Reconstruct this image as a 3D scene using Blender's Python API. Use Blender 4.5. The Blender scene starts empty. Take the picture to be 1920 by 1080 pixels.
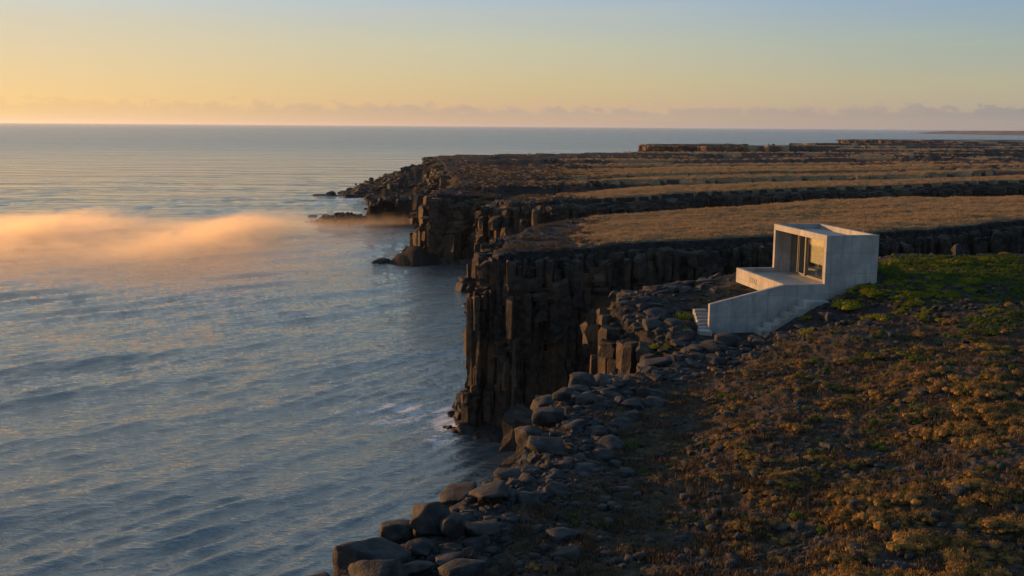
import bpy, math, random
import numpy as np
from mathutils import Vector, Matrix, Euler

random.seed(7); np.random.seed(7)
SC = bpy.context.scene
COL = SC.collection
R = math.radians

# ------------------------------------------------------------------ camera, sky, sun, exposure
CAM_Z = 26.4
cam_d = bpy.data.cameras.new('camera'); cam = bpy.data.objects.new('camera', cam_d); COL.objects.link(cam)
cam_d.sensor_width = 36.0; cam_d.lens = 36.0 * 2000 / 1920
cam_d.clip_start = 0.5; cam_d.clip_end = 250000
cam.matrix_world = Matrix.Translation((0, 0, CAM_Z)) @ Matrix.Rotation(R(90 - 8.623), 4, 'X') @ Matrix.Rotation(R(0.43), 4, 'Z')
SC.camera = cam

SUN_AZ = -61.0      # degrees left (negative) of the view direction (+Y)
SUN_EL = 5.4
sv = Vector((math.sin(R(SUN_AZ)) * math.cos(R(SUN_EL)), math.cos(R(SUN_AZ)) * math.cos(R(SUN_EL)), math.sin(R(SUN_EL))))
sun_d = bpy.data.lights.new('sun', 'SUN'); sun = bpy.data.objects.new('sun', sun_d); COL.objects.link(sun)
sun_d.energy = 4.7; sun_d.color = (1.0, 0.45, 0.135); sun_d.angle = R(0.6)
sun.rotation_euler = (-sv).to_track_quat('-Z', 'Y').to_euler()
sun.location = (-60, 40, 60)

SC.view_settings.view_transform = 'Standard'; SC.view_settings.look = 'None'
SC.view_settings.gamma = 1; SC.view_settings.use_curve_mapping = False
SC.view_settings.exposure = 0.4
SC.cycles.max_bounces = 6; SC.cycles.volume_bounces = 3
SC.cycles.volume_step_rate = 1.0; SC.cycles.transparent_max_bounces = 12
SC.cycles.use_denoising = True
SC.cycles.sample_clamp_indirect = 4.0


class NT:
    """tiny helper to write node trees"""
    def __init__(s, tree):
        s.t = tree; s.n = tree.nodes; s.l = tree.links
    def node(s, typ, **kw):
        nd = s.n.new(typ)
        for k, v in kw.items():
            setattr(nd, k, v)
        return nd
    def put(s, sock, v):
        if isinstance(v, bpy.types.NodeSocket): s.l.new(v, sock)
        elif v is not None:
            if isinstance(v, (tuple, list)) and len(v) == 3 and sock.type == 'RGBA': v = (*v, 1)
            sock.default_value = v
    def math(s, op, a, b=None, c=None, clamp=False):
        m = s.node('ShaderNodeMath', operation=op, use_clamp=clamp)
        s.put(m.inputs[0], a)
        if b is not None: s.put(m.inputs[1], b)
        if c is not None: s.put(m.inputs[2], c)
        return m.outputs[0]
    def mix(s, f, a, b, blend='MIX'):
        m = s.node('ShaderNodeMix', data_type='RGBA', blend_type=blend)
        s.put(m.inputs[0], f); s.put(m.inputs[6], a); s.put(m.inputs[7], b)
        return m.outputs[2]
    def rng(s, v, a, b, c=0.0, d=1.0, smooth=True):
        m = s.node('ShaderNodeMapRange', interpolation_type='SMOOTHSTEP' if smooth else 'LINEAR')
        s.put(m.inputs[0], v); m.inputs[1].default_value = a; m.inputs[2].default_value = b
        m.inputs[3].default_value = c; m.inputs[4].default_value = d
        return m.outputs[0]
    def noise(s, vec, scale, detail=4, rough=0.55, dist=0.0):
        m = s.node('ShaderNodeTexNoise'); s.put(m.inputs['Vector'], vec)
        m.inputs['Scale'].default_value = scale; m.inputs['Detail'].default_value = detail
        m.inputs['Roughness'].default_value = rough; m.inputs['Distortion'].default_value = dist
        return m.outputs[0]
    def vec(s, v, scale=(1, 1, 1), rot=(0, 0, 0), loc=(0, 0, 0)):
        m = s.node('ShaderNodeMapping'); s.put(m.inputs[0], v)
        m.inputs[1].default_value = loc; m.inputs[2].default_value = rot; m.inputs[3].default_value = scale
        return m.outputs[0]
    def ramp(s, f, stops, interp='LINEAR'):
        m = s.node('ShaderNodeValToRGB'); s.put(m.inputs[0], f)
        cr = m.color_ramp; cr.interpolation = interp
        while len(cr.elements) > 1: cr.elements.remove(cr.elements[-1])
        cr.elements[0].position = stops[0][0]; cr.elements[0].color = (*stops[0][1], 1)
        for p, c in stops[1:]:
            e = cr.elements.new(p); e.color = (*c, 1)
        return m.outputs[0]


def lin(r, g, b):
    f = lambda c: (c / 255 / 12.92) if c / 255 <= 0.04045 else ((c / 255 + 0.055) / 1.055) ** 2.4
    return (f(r), f(g), f(b))

world = bpy.data.worlds.new('World'); SC.world = world; world.use_nodes = True
wt = NT(world.node_tree)
for n in list(wt.n): wt.n.remove(n)
bg = wt.node('ShaderNodeBackground'); wo = wt.node('ShaderNodeOutputWorld')
wt.l.new(bg.outputs[0], wo.inputs[0])
sky = wt.node('ShaderNodeTexSky'); sky.sky_type = 'NISHITA'; sky.sun_disc = False
sky.sun_elevation = R(SUN_EL); sky.sun_rotation = R(SUN_AZ)
sky.altitude = 30; sky.air_density = 1.0; sky.dust_density = 2.0; sky.ozone_density = 2.0
tc = wt.node('ShaderNodeTexCoord')
sep = wt.node('ShaderNodeSeparateXYZ'); wt.l.new(tc.outputs['Generated'], sep.inputs[0])
X, Y, Z = sep.outputs
elev = wt.math('MULTIPLY', wt.math('ARCSINE', Z), 180 / math.pi)                       # degrees above the horizon
azi = wt.math('MULTIPLY', wt.math('ARCTAN2', X, Y), 180 / math.pi)                     # 0 = view direction
# cosine of the angle between this azimuth and the sun's azimuth
hyp = wt.math('MAXIMUM', wt.math('SQRT', wt.math('ADD', wt.math('MULTIPLY', X, X), wt.math('MULTIPLY', Y, Y))), 1e-4)
ca = wt.math('DIVIDE', wt.math('ADD', wt.math('MULTIPLY', X, math.sin(R(SUN_AZ))), wt.math('MULTIPLY', Y, math.cos(R(SUN_AZ)))), hyp)
ang = wt.math('MULTIPLY', wt.math('ARCCOSINE', ca), 180 / math.pi)
e01 = wt.math('POWER', wt.math('DIVIDE', wt.math('MAXIMUM', elev, 0.0), 90.0, clamp=True), 0.5)
P = lambda d: math.sqrt(d / 90)
near = wt.ramp(e01, [(0, lin(255, 214, 148)), (P(1.2), lin(255, 215, 145)), (P(3.0), lin(240, 214, 168)), (P(5), lin(222, 213, 188)),
                     (P(6.8), lin(205, 217, 222)), (P(14), lin(205, 209, 206)), (P(35), lin(158, 178, 190)), (1, lin(92, 126, 162))])
mid = wt.ramp(e01, [(0, lin(213, 172, 140)), (P(1.2), lin(224, 192, 146)), (P(2.2), lin(220, 200, 154)), (P(4.2), lin(208, 205, 178)),
                    (P(6.8), lin(177, 197, 211)), (P(14), lin(166, 188, 202)), (P(35), lin(136, 162, 184)), (1, lin(92, 126, 162))])
far = wt.ramp(e01, [(0, lin(172, 160, 154)), (P(1.2), lin(190, 178, 154)), (P(2.2), lin(190, 184, 156)), (P(4.2), lin(168, 183, 176)),
                    (P(6.8), lin(143, 173, 203)), (P(14), lin(120, 148, 180)), (P(35), lin(98, 128, 158)), (1, lin(92, 126, 162))])
anti = wt.ramp(e01, [(0, lin(144, 164, 184)), (P(5), lin(170, 188, 208)), (P(12), lin(154, 186, 212)), (P(35), lin(98, 134, 170)), (1, lin(92, 126, 162))])
g = wt.mix(wt.rng(ang, 32, 64), near, mid)
g = wt.mix(wt.rng(ang, 56, 90), g, far)
g = wt.mix(wt.rng(ang, 94, 165), g, anti)
# brighter glow round the sun itself (outside the picture, where the sun stands)
glow = wt.math('MULTIPLY', wt.rng(ang, 28, 0), wt.rng(wt.math('ABSOLUTE', wt.math('SUBTRACT', elev, SUN_EL)), 16, 0))
g = wt.mix(glow, g, lin(255, 225, 150), 'MIX')
g = wt.mix(1.0, g, wt.mix(glow, (1, 1, 1), (1.25, 1.1, 1.0)), 'MULTIPLY')
# the low band of cumulus along the horizon
cv = wt.node('ShaderNodeCombineXYZ'); wt.put(cv.inputs[0], azi); wt.put(cv.inputs[1], wt.math('MULTIPLY', elev, 2.6))
c1 = wt.noise(wt.vec(cv.outputs[0], scale=(0.95, 0.7, 1)), 1.0, 7, 0.62, 0.2)
c2 = wt.noise(wt.vec(cv.outputs[0], scale=(0.12, 0.10, 1), loc=(3, 1, 0)), 1.0, 2, 0.5)
top = wt.math('ADD', wt.math('MULTIPLY', c1, 2.1), wt.math('MULTIPLY', c2, 0.2))        # ragged top edge, in degrees
lum = wt.math('SUBTRACT', top, elev)
cm = wt.rng(lum, 0.0, 0.13)
cm = wt.math('MULTIPLY', cm, wt.rng(elev, 0.1, 0.9, 0.12, 0.72))
cshade = wt.mix(wt.rng(lum, 0.0, 0.45), lin(226, 190, 156), lin(186, 168, 156))
cshade = wt.mix(wt.rng(ang, 30, 60), lin(238, 190, 134), cshade)
cshade = wt.mix(wt.rng(ang, 68, 90), cshade, lin(150, 148, 154))
cm = wt.math('MULTIPLY', cm, wt.rng(ang, 34, 66, 0.5, 1.0))
g = wt.mix(cm, g, cshade)
# faint high streaks
st = wt.noise(wt.vec(cv.outputs[0], scale=(0.045, 0.30, 1), loc=(7, 2, 0)), 1.0, 5, 0.6, 0.4)
g = wt.mix(wt.math('MULTIPLY', wt.rng(st, 0.52, 0.75), 0.15), g, lin(226, 205, 172))
nish = wt.mix(1.0, sky.outputs[0], (0.10, 0.10, 0.10), 'MULTIPLY')
col = wt.mix(0.88, nish, g)
wt.put(bg.inputs[0], col); bg.inputs[1].default_value = 0.758

# ------------------------------------------------------------------ numpy helpers
def _h(ix, iy, iz, s):
    n = (ix.astype(np.int64) * 374761393 + iy.astype(np.int64) * 668265263 + iz.astype(np.int64) * 2147483647 + s * 974634777) & 0xFFFFFFFF
    n = ((n ^ (n >> 13)) * 1274126177) & 0xFFFFFFFF
    n = (n ^ (n >> 16)) & 0xFFFFFFFF
    return n.astype(np.float64) / 4294967295.0
def noise2(x, y, s=0):
    x = np.asarray(x, float); y = np.asarray(y, float)
    ix = np.floor(x); iy = np.floor(y); fx = x - ix; fy = y - iy
    ux = fx * fx * fx * (fx * (fx * 6 - 15) + 10); uy = fy * fy * fy * (fy * (fy * 6 - 15) + 10)
    z = np.zeros_like(ix)
    def gr(a, b, dx, dy):
        t = _h(a, b, z, s) * 2 * np.pi
        return np.cos(t) * dx + np.sin(t) * dy
    a = gr(ix, iy, fx, fy); b = gr(ix + 1, iy, fx - 1, fy); c = gr(ix, iy + 1, fx, fy - 1); d = gr(ix + 1, iy + 1, fx - 1, fy - 1)
    return ((a * (1 - ux) + b * ux) * (1 - uy) + (c * (1 - ux) + d * ux) * uy) * 1.4
def fbm(x, y, s=0, o=4, lac=2.03, g=0.5):
    r = 0; a = 1; t = 0
    for k in range(o):
        r = r + a * noise2(x * lac ** k + 17.3 * k, y * lac ** k - 9.1 * k, s + k); t += a; a *= g
    return r / t
def sst(a, b, x):
    t = np.clip((x - a) / (b - a), 0, 1); return t * t * (3 - 2 * t)

def mesh_np(name, V, F, smooth=False):
    """V (n,3), F (m,k) all faces of one size"""
    me = bpy.data.meshes.new(name)
    V = np.asarray(V, np.float32); F = np.asarray(F, np.int32)
    me.vertices.add(len(V)); me.vertices.foreach_set('co', V.ravel())
    k = F.shape[1]
    me.loops.add(F.size); me.loops.foreach_set('vertex_index', F.ravel())
    me.polygons.add(len(F)); me.polygons.foreach_set('loop_start', np.arange(0, F.size, k, dtype=np.int32))
    me.polygons.foreach_set('loop_total', np.full(len(F), k, np.int32))
    me.polygons.foreach_set('use_smooth', np.full(len(F), smooth))
    me.update(calc_edges=True)
    return me
def attr(me, name, arr):
    a = me.attributes.new(name, 'FLOAT', 'POINT'); a.data.foreach_set('value', np.asarray(arr, np.float32).ravel())
def link(name, me, mat=None, parent=None, **props):
    o = bpy.data.objects.new(name, me); COL.objects.link(o)
    if mat and me is not None and not me.materials: me.materials.append(mat)
    if parent: o.parent = parent
    for k, v in props.items(): o[k] = v
    return o
def thing(name, loc, label, cat, rot=0, group=None):
    o = bpy.data.objects.new(name, None); COL.objects.link(o); o.location = loc; o.rotation_euler = (0, 0, rot)
    o.empty_display_size = 0.3; o['label'] = label; o['category'] = cat
    if group: o['group'] = group
    return o

# ------------------------------------------------------------------ materials
def new_mat(name):
    m = bpy.data.materials.new(name); m.use_nodes = True
    t = NT(m.node_tree)
    return m, t, t.n['Principled BSDF']
def bump(t, h, strength, dist, normal=None):
    b = t.node('ShaderNodeBump'); b.inputs['Strength'].default_value = strength; b.inputs['Distance'].default_value = dist
    t.put(b.inputs['Height'], h)
    if normal is not None: t.put(b.inputs['Normal'], normal)
    return b.outputs[0]

def rock_material(name, dark, pale, warm, scale=1.0, bstr=0.8, crk=0.15, wm=0.8):
    m, t, p = new_mat(name)
    geo = t.node('ShaderNodeNewGeometry').outputs['Position']
    n1 = t.noise(geo, 0.35 * scale, 5, 0.6); n2 = t.noise(geo, 2.2 * scale, 6, 0.65); n3 = t.noise(geo, 9.0 * scale, 4, 0.6)
    c = t.mix(t.rng(n2, 0.35, 0.68), dark, pale)
    c = t.mix(t.math('MULTIPLY', t.rng(n1, 0.48, 0.68), wm), c, warm)
    c = t.mix(t.rng(n3, 0.62, 0.75, 0, 0.35), c, tuple(min(1, 1.9 * v) for v in pale))
    t.put(p.inputs['Base Color'], c); p.inputs['Roughness'].default_value = 0.82
    p.inputs['Specular IOR Level'].default_value = 0.3
    vo = t.node('ShaderNodeTexVoronoi', feature='DISTANCE_TO_EDGE')
    t.put(vo.inputs['Vector'], t.vec(geo, scale=(1, 1, 0.6))); vo.inputs['Scale'].default_value = 1.3 * scale
    crack = t.rng(vo.outputs['Distance'], 0.0, 0.06)
    h = t.math('ADD', t.math('ADD', t.math('MULTIPLY', n2, 0.6), t.math('MULTIPLY', n3, 0.25)), t.math('MULTIPLY', crack, crk))
    t.put(p.inputs['Normal'], bump(t, h, bstr, 0.16 / scale ** 0.5))
    return m
M_CLIFF = rock_material('basalt_cliff', (0.014, 0.013, 0.012), (0.055, 0.044, 0.034), (0.12, 0.076, 0.040), 0.9, 0.9, 0.08, 0.6)
M_BOULDER = rock_material('basalt_boulder', (0.016, 0.018, 0.020), (0.044, 0.048, 0.053), (0.060, 0.045, 0.033), 1.2, 0.9, 0.0, 0.3)
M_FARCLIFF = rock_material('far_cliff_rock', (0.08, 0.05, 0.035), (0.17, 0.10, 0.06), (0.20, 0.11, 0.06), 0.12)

def concrete_material():
    m, t, p = new_mat('board_marked_concrete')
    oc = t.node('ShaderNodeTexCoord').outputs['Object']
    n1 = t.noise(oc, 0.8, 4, 0.6); n2 = t.noise(t.vec(oc, scale=(2.2, 2.2, 0.35)), 1.0, 5, 0.65); n3 = t.noise(oc, 22, 3, 0.6)
    c = t.mix(t.rng(n1, 0.35, 0.68), (0.27, 0.275, 0.27), (0.38, 0.38, 0.365))
    c = t.mix(t.math('MULTIPLY', t.rng(n2, 0.46, 0.70), 0.65), c, (0.17, 0.18, 0.178))
    s = t.node('ShaderNodeSeparateXYZ'); t.put(s.inputs[0], oc)
    jz = t.math('ABSOLUTE', t.math('SUBTRACT', t.math('FRACT', t.math('DIVIDE', t.math('ADD', s.outputs[2], 0.55), 1.2)), 0.5))
    jx = t.math('ABSOLUTE', t.math('SUBTRACT', t.math('FRACT', t.math('DIVIDE', t.math('ADD', s.outputs[0], 0.3), 1.25)), 0.5))
    jy = t.math('ABSOLUTE', t.math('SUBTRACT', t.math('FRACT', t.math('DIVIDE', t.math('ADD', s.outputs[1], 0.1), 2.5)), 0.5))
    j = t.math('MINIMUM', t.math('MINIMUM', t.math('MULTIPLY', jz, 1.2), t.math('MULTIPLY', jx, 1.25)), t.math('MULTIPLY', jy, 2.5))
    jm = t.rng(j, 0.006, 0.035, 1, 0)
    c = t.mix(t.math('MULTIPLY', jm, 0.34), c, (0.16, 0.165, 0.16))
    t.put(p.inputs['Base Color'], c); p.inputs['Roughness'].default_value = 0.75
    h = t.math('SUBTRACT', t.math('ADD', t.math('MULTIPLY', n3, 0.3), n2), jm)
    t.put(p.inputs['Normal'], bump(t, h, 0.35, 0.02))
    return m
M_CONC = concrete_material()
def flat_mat(name, c, rough=0.6, metal=0.0):
    m, t, p = new_mat(name)
    n = t.noise(t.node('ShaderNodeTexCoord').outputs['Object'], 9, 4, 0.6)
    t.put(p.inputs['Base Color'], t.mix(t.rng(n, 0.3, 0.7), tuple(v * 0.8 for v in c), tuple(v * 1.15 for v in c)))
    p.inputs['Roughness'].default_value = rough; p.inputs['Metallic'].default_value = metal
    return m
M_FRAME = flat_mat('bronze_frame', (0.20, 0.19, 0.165), 0.4, 0.3)
M_PALE_PANEL = flat_mat('added_panel_cream', (0.80, 0.72, 0.56), 0.9)  # for the panel added behind the glass to brighten it
M_WOOD = flat_mat('oak', (0.34, 0.24, 0.14), 0.5)
M_FABRIC = flat_mat('pale_fabric', (0.55, 0.52, 0.46), 0.9)
M_LETTER = flat_mat('letter_stain', (0.13, 0.075, 0.05), 0.8)
def glass_material():
    m = bpy.data.materials.new('coated_glass'); m.use_nodes = True; t = NT(m.node_tree)
    for n in list(t.n): t.n.remove(n)
    out = t.node('ShaderNodeOutputMaterial'); tr = t.node('ShaderNodeBsdfTransparent'); gl = t.node('ShaderNodeBsdfGlossy')
    tr.inputs[0].default_value = (0.86, 0.89, 0.86, 1); gl.inputs[0].default_value = (0.92, 0.92, 0.88, 1); gl.inputs['Roughness'].default_value = 0.01
    mx = t.node('ShaderNodeMixShader'); fr = t.node('ShaderNodeLayerWeight'); fr.inputs[0].default_value = 0.5
    fac = t.math('ADD', t.math('MULTIPLY', t.math('POWER', fr.outputs['Facing'], 3.0), 0.85), 0.05)
    t.put(mx.inputs[0], fac); t.l.new(tr.outputs[0], mx.inputs[1]); t.l.new(gl.outputs[0], mx.inputs[2])
    t.l.new(mx.outputs[0], out.inputs[0])
    return m
M_GLASS = glass_material()

def plant_mat(name, c1, c2, trans=0.25):
    m = bpy.data.materials.new(name); m.use_nodes = True; t = NT(m.node_tree)
    p = t.n['Principled BSDF']; out = t.n['Material Output']
    oi = t.node('ShaderNodeObjectInfo').outputs['Random']
    geo = t.node('ShaderNodeNewGeometry').outputs['Position']
    n = t.noise(geo, 0.55, 3, 0.6)
    f = t.math('ADD', t.math('MULTIPLY', oi, 0.5), t.math('MULTIPLY', t.rng(n, 0.35, 0.65), 0.5))
    c = t.mix(f, c1, c2)
    t.put(p.inputs['Base Color'], c); p.inputs['Roughness'].default_value = 0.85; p.inputs['Specular IOR Level'].default_value = 0.15
    tl = t.node('ShaderNodeBsdfTranslucent'); t.put(tl.inputs[0], c)
    mx = t.node('ShaderNodeMixShader'); mx.inputs[0].default_value = trans
    t.l.new(p.outputs[0], mx.inputs[1]); t.l.new(tl.outputs[0], mx.inputs[2]); t.l.new(mx.outputs[0], out.inputs[0])
    return m
M_DRY = plant_mat('dry_heather', (0.185, 0.112, 0.036), (0.32, 0.196, 0.058))
M_OLIVE = plant_mat('olive_heath', (0.085, 0.085, 0.020), (0.14, 0.12, 0.028), 0.2)
M_DULL = plant_mat('dead_grass', (0.055, 0.043, 0.030), (0.12, 0.090, 0.055), 0.2)
M_DARKH = plant_mat('dark_heather', (0.045, 0.036, 0.020), (0.075, 0.060, 0.028), 0.15)
M_MOSS = plant_mat('yellow_green_moss', (0.23, 0.21, 0.018), (0.13, 0.16, 0.018), 0.2)
M_GREEN = plant_mat('green_grass', (0.045, 0.080, 0.014), (0.085, 0.12, 0.020), 0.3)
M_STRAW = plant_mat('straw_grass', (0.24, 0.185, 0.11), (0.40, 0.300, 0.175), 0.35)

# ------------------------------------------------------------------ the lie of the land
COAST = [(-30, -60), (-16, -10), (-9.5, 12), (-6.2, 21), (-5.2, 25), (-4.2, 28.3), (-3.0, 30.6), (-1.5, 33), (-0.4, 35.4), (0.6, 40.2), (1.2, 45),
         (3.2, 48), (6.4, 51.5), (8.4, 56), (7.2, 60.5), (5.9, 64.5), (7, 69.5), (11, 74), (16.5, 80), (23, 80.5), (29, 79), (38, 78), (55, 80), (90, 84), (150, 92),
         (190, 120), (190, 165), (120, 138), (57, 119), (35, 105), (17, 100), (7, 96), (2.4, 93), (-1.2, 90.4), (-1.9, 93), (-0.9, 98.5), (-0.8, 104), (1.6, 118),
         (5.2, 128), (9.8, 136), (26, 149), (44, 159), (85, 173), (170, 200), (260, 235), (260, 300), (180, 262), (114, 237), (55, 205), (32, 188), (11.6, 167.5), (3, 168),
         (-1.6, 171.5), (-1.6, 182), (1, 199), (-7, 209.5), (-15.2, 211), (-16, 222), (-12, 245), (-17, 290), (-21, 330), (-25, 380), (-30, 430), (-36, 470), (-34, 484),
         (-30, 500), (-9, 516), (-6, 530), (74, 597), (190, 660), (240, 780), (180, 860), (110, 895), (114, 920), (230, 980), (420, 1120), (560, 1300), (434, 1395),
         (440, 1430), (620, 1480), (1300, 1560), (3000, 1500), (3000, -60)]
CO = np.array(COAST, float)
SEG = list(zip(COAST, COAST[1:] + COAST[:1]))
def inside_dist(x, y):
    """signed distance to the coast (positive inland)"""
    x = np.asarray(x, float); y = np.asarray(y, float)
    d2 = np.full(x.shape, 1e18); ins = np.zeros(x.shape, bool)
    for (ax, ay), (bx, by) in SEG:
        dx, dy = bx - ax, by - ay; L = dx * dx + dy * dy
        t = np.clip(((x - ax) * dx + (y - ay) * dy) / L, 0, 1)
        d2 = np.minimum(d2, (x - ax - t * dx) ** 2 + (y - ay - t * dy) ** 2)
        if ay != by:
            c = ((ay > y) != (by > y)) & (x < (bx - ax) * (y - ay) / (by - ay) + ax)
            ins ^= c
    d = np.sqrt(d2)
    return np.where(ins, d, -d)
CTRL = np.array([(-8, 15, 14.6), (-4, 27, 14.9), (0, 33, 15.0), (2, 42, 14.9), (5, 30, 14.9), (4, 38, 14.7), (6, 45, 14.8), (12, 25, 15.5), (10, 36, 15.5), (12, 46, 15.5),
    (18, 30, 16.3), (20, 42, 16.7), (28, 40, 17.3), (40, 40, 18.2), (18, 52, 16.3), (26, 55, 17.2), (36, 58, 17.8), (60, 60, 18.8),
    (8, 52, 14.75), (10.5, 56.5, 14.75), (11.3, 58.8, 14.85), (12.6, 58.6, 14.85), (14, 59.2, 15.1), (16, 59.6, 15.75), (18, 60.2, 16.55), (21.2, 61.0, 17.35), (23, 64, 17.4), (22, 68, 17.2), (26, 64, 17.5),
    (19.5, 71, 16.5), (15.5, 65, 15.7), (13, 62, 15.1), (9, 62, 15.3), (6, 66, 15.9), (9, 71, 15.8), (14, 75, 15.7), (18, 78, 15.8), (24, 78, 16.9), (30, 76, 17.4), (38, 76, 17.6), (60, 78, 18.4), (110, 84, 19.5),
    (-2, 90, 15.6), (-2, 100, 15.5), (3, 98, 15.5), (6, 110, 15.4), (12, 102, 15.8), (25, 108, 16.0), (38, 112, 16.1), (60, 126, 16.4), (30, 130, 15.5), (60, 150, 16), (12, 135, 15.2), (110, 150, 17), (180, 180, 18),
    (-3, 172, 14.2), (12, 170, 15.0), (32, 192, 15.0), (55, 209, 15.0), (114, 240, 15.4), (200, 275, 16), (-2, 200, 13.7), (-17, 210, 13.5), (0, 215, 13.6), (30, 230, 14.6),
    (0, 260, 13.6), (60, 280, 14.6), (200, 330, 15.4), (-10, 330, 13.2), (40, 400, 13.8), (200, 450, 14.5), (-30, 485, 13.2), (0, 520, 13.1), (74, 600, 13.0), (180, 640, 13.2),
    (110, 900, 12.5), (300, 1000, 13.0), (434, 1400, 12.8), (700, 1300, 13.2), (1500, 1300, 14), (800, 700, 15.5), (2500, 800, 20), (-20, -30, 14), (30, 0, 16.2), (100, 0, 19)], float)
def zbase(x, y):
    x = np.asarray(x, float); y = np.asarray(y, float)
    num = np.zeros(x.shape); den = np.zeros(x.shape)
    for cx, cy, cz in CTRL:
        w = 1 / (((x - cx) ** 2 + (y - cy) ** 2) / (0.0006 * (cx * cx + cy * cy) + 1) + 0.6) ** 2
        num += w * cz; den += w
    return num / den
# stepped ledges and gullies running across the far plateau: (near edge points, width, depth)
GULLY = [([(-12, 203), (14, 203), (70, 234), (133, 268), (260, 320), (600, 400)], 29, 3.6), ([(10, 252), (100, 288), (200, 318), (500, 380)], 17, 2.8),
         ([(25, 300), (150, 322), (330, 372), (600, 430)], 11, 2.2), ([(20, 330), (130, 356), (330, 410), (700, 480)], 22, 3.0),
         ([(0, 366), (130, 392), (330, 455), (800, 560)], 44, 3.8), ([(-5, 425), (130, 450), (380, 530), (900, 640)], 50, 4.5),
         ([(20, 490), (200, 528), (450, 620), (1000, 720)], 60, 5.0), ([(120, 600), (300, 640), (600, 740), (1200, 850)], 75, 5.5),
         ([(200, 740), (500, 800), (1200, 960)], 90, 6.0), ([(200, 880), (600, 960), (1500, 1120)], 100, 6.5), ([(330, 1040), (700, 1110), (1600, 1280)], 120, 7.0)]
def gully(x, y):
    g = np.zeros(np.shape(x))
    for pts, w, dep in GULLY:
        p = np.array(pts, float)
        wob = fbm(x / (w * 2.2), y * 0 + w, 31, 4) * w * 0.6
        yn = np.interp(x, p[:, 0], p[:, 1]) + wob
        t = (y - yn) / w                                   # 0 near lip ... 1 far wall
        prof = sst(0.0, 0.16, t) * (1 - sst(0.9, 1.0, t + 0.25 * fbm(x / 9, y / 9, 33, 3)))
        fade = sst(p[0, 0] - 12, p[0, 0] + 14, x + noise2(x / 8, y / 8, 35) * 8) * np.clip(0.8 + 0.9 * noise2(x / 55, y * 0 + 3.3, int(w)), 0, 1.2)
        g += dep * prof * fade
    return g
def clump_f(x, y): return fbm(x / 1.9, y / 1.05, 91, 4) * 1.25 + 0.6 * fbm(x / 7, y / 5, 92, 2)
def ground_z(x, y, d=None, fine=True):
    x = np.asarray(x, float); y = np.asarray(y, float)
    if d is None: d = inside_dist(x, y)
    r = np.hypot(x, y)
    z = zbase(x, y) - gully(x, y)
    z = z + 0.35 * fbm(x / 7, y / 7, 3, 3) * sst(0, 6, d) * sst(400, 150, r)
    if fine:
        # heath hummocks on the near ground, rubble near the rim, low ripples beyond
        hum = np.abs(fbm(x / 0.9, y / 0.9, 5, 4)) * 0.30 - 0.05 + fbm(x / 0.28, y / 0.28, 8, 3) * 0.09
        z = z + hum * sst(130, 40, r) + 0.15 * sst(0.15, 0.55, clump_f(x, y)) * sst(90, 60, r) * sst(1.5, 3.5, d)
        z = z + sst(60, 110, r) * fbm(x / 3.0, y / 2.2, 11, 4) * 0.13
    # a shallow dip just inland of the near rim, then the heath climbs to the right
    z = z - 0.25 * sst(2, 4.5, d) * sst(10, 6, d) * sst(60, 45, y)
    u_ = (x - 18.15) * -0.165 + (y - 61.3) * 0.986; v_ = (x - 18.15) * 0.986 + (y - 61.3) * 0.165
    lim = 14.72 + np.clip((v_ + 4.0) / 0.52, 0, 7.5) * 0.31
    inz = sst(-2.3, -1.4, u_) * sst(0.8, 0.1, u_) * sst(-8.6, -7.6, v_) * sst(0.4, -0.3, v_)
    z = z - np.clip(z - lim, 0, None) * inz
    # broken rock benches step down to the rim
    rimn = fbm(x / 2.5, y / 2.5, 21, 3)
    z = z - (sst(1.6 + rimn, 0.2 + rimn * 0.5, d) * (0.08 + 0.42 * sst(92, 82, y)))
    # the scree slope and low bench of the far point
    flo = np.full(x.shape, -3.0)
    inland = sst(45, 120, x) * sst(70, 80, y) * sst(320, 250, y)
    flo = flo + inland * 13.5
    w = 0.45 + r * 0.0022
    k = sst(-w, w * 0.3, d + 0.25 * rimn * np.clip(r / 90, 0.4, 4))
    out = flo * (1 - k) + z * k
    sc = np.full(x.shape, -3.0)
    # talus: distance-based slopes in chosen places (x0,y0,height,radius x, radius y)
    for cx, cy, h, rx, ry in ((-25, 425, 12.5, 42, 46), (-30, 468, 9.5, 14, 22), (-22, 398, 9.5, 24, 22), (-19, 207, 3.0, 5.5, 6), (-56, 401, 2.0, 8, 8), (-1.4, 93.5, 1.6, 3, 6), (-46, 293, 2.4, 9, 5)):
        q = np.sqrt(((x - cx) / rx) ** 2 + ((y - cy) / ry) ** 2)
        q = q + fbm(x / (rx * 0.3), y / (ry * 0.3), 41, 4) * 0.16
        sc = np.maximum(sc, h * np.clip(1.25 * (1 - q), -0.5, 1) + fbm(x / 4, y / 6, 44, 4) * min(1.2, h * 0.2) + np.abs(fbm(x / 3.0, y / 3.5, 46, 4)) * min(1.4, h * 0.2))
    q = np.sqrt(((x + 26) / 17) ** 2 + ((y - 298) / 9.5) ** 2) + fbm(x / 5, y / 5, 47, 4) * 0.16     # the low block in front of it
    sc = np.maximum(sc, (6.4 + fbm(x / 6, y / 4, 48, 3) * 0.9) * sst(1.0, 0.8, q) - 3 * sst(0.8, 1.0, q))
    return np.maximum(out, sc)
def gz(x, y):
    return float(ground_z(np.array([x]), np.array([y]))[0])

def rows_for(r0, r1, n, h, fmul=1.0):
    """ranges spaced so that rows look evenly spaced from a height h, with a floor far away"""
    a0, a1 = math.atan(h / r0), math.atan(h / r1)
    return h / np.tan(np.linspace(a0, a1, n))

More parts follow.
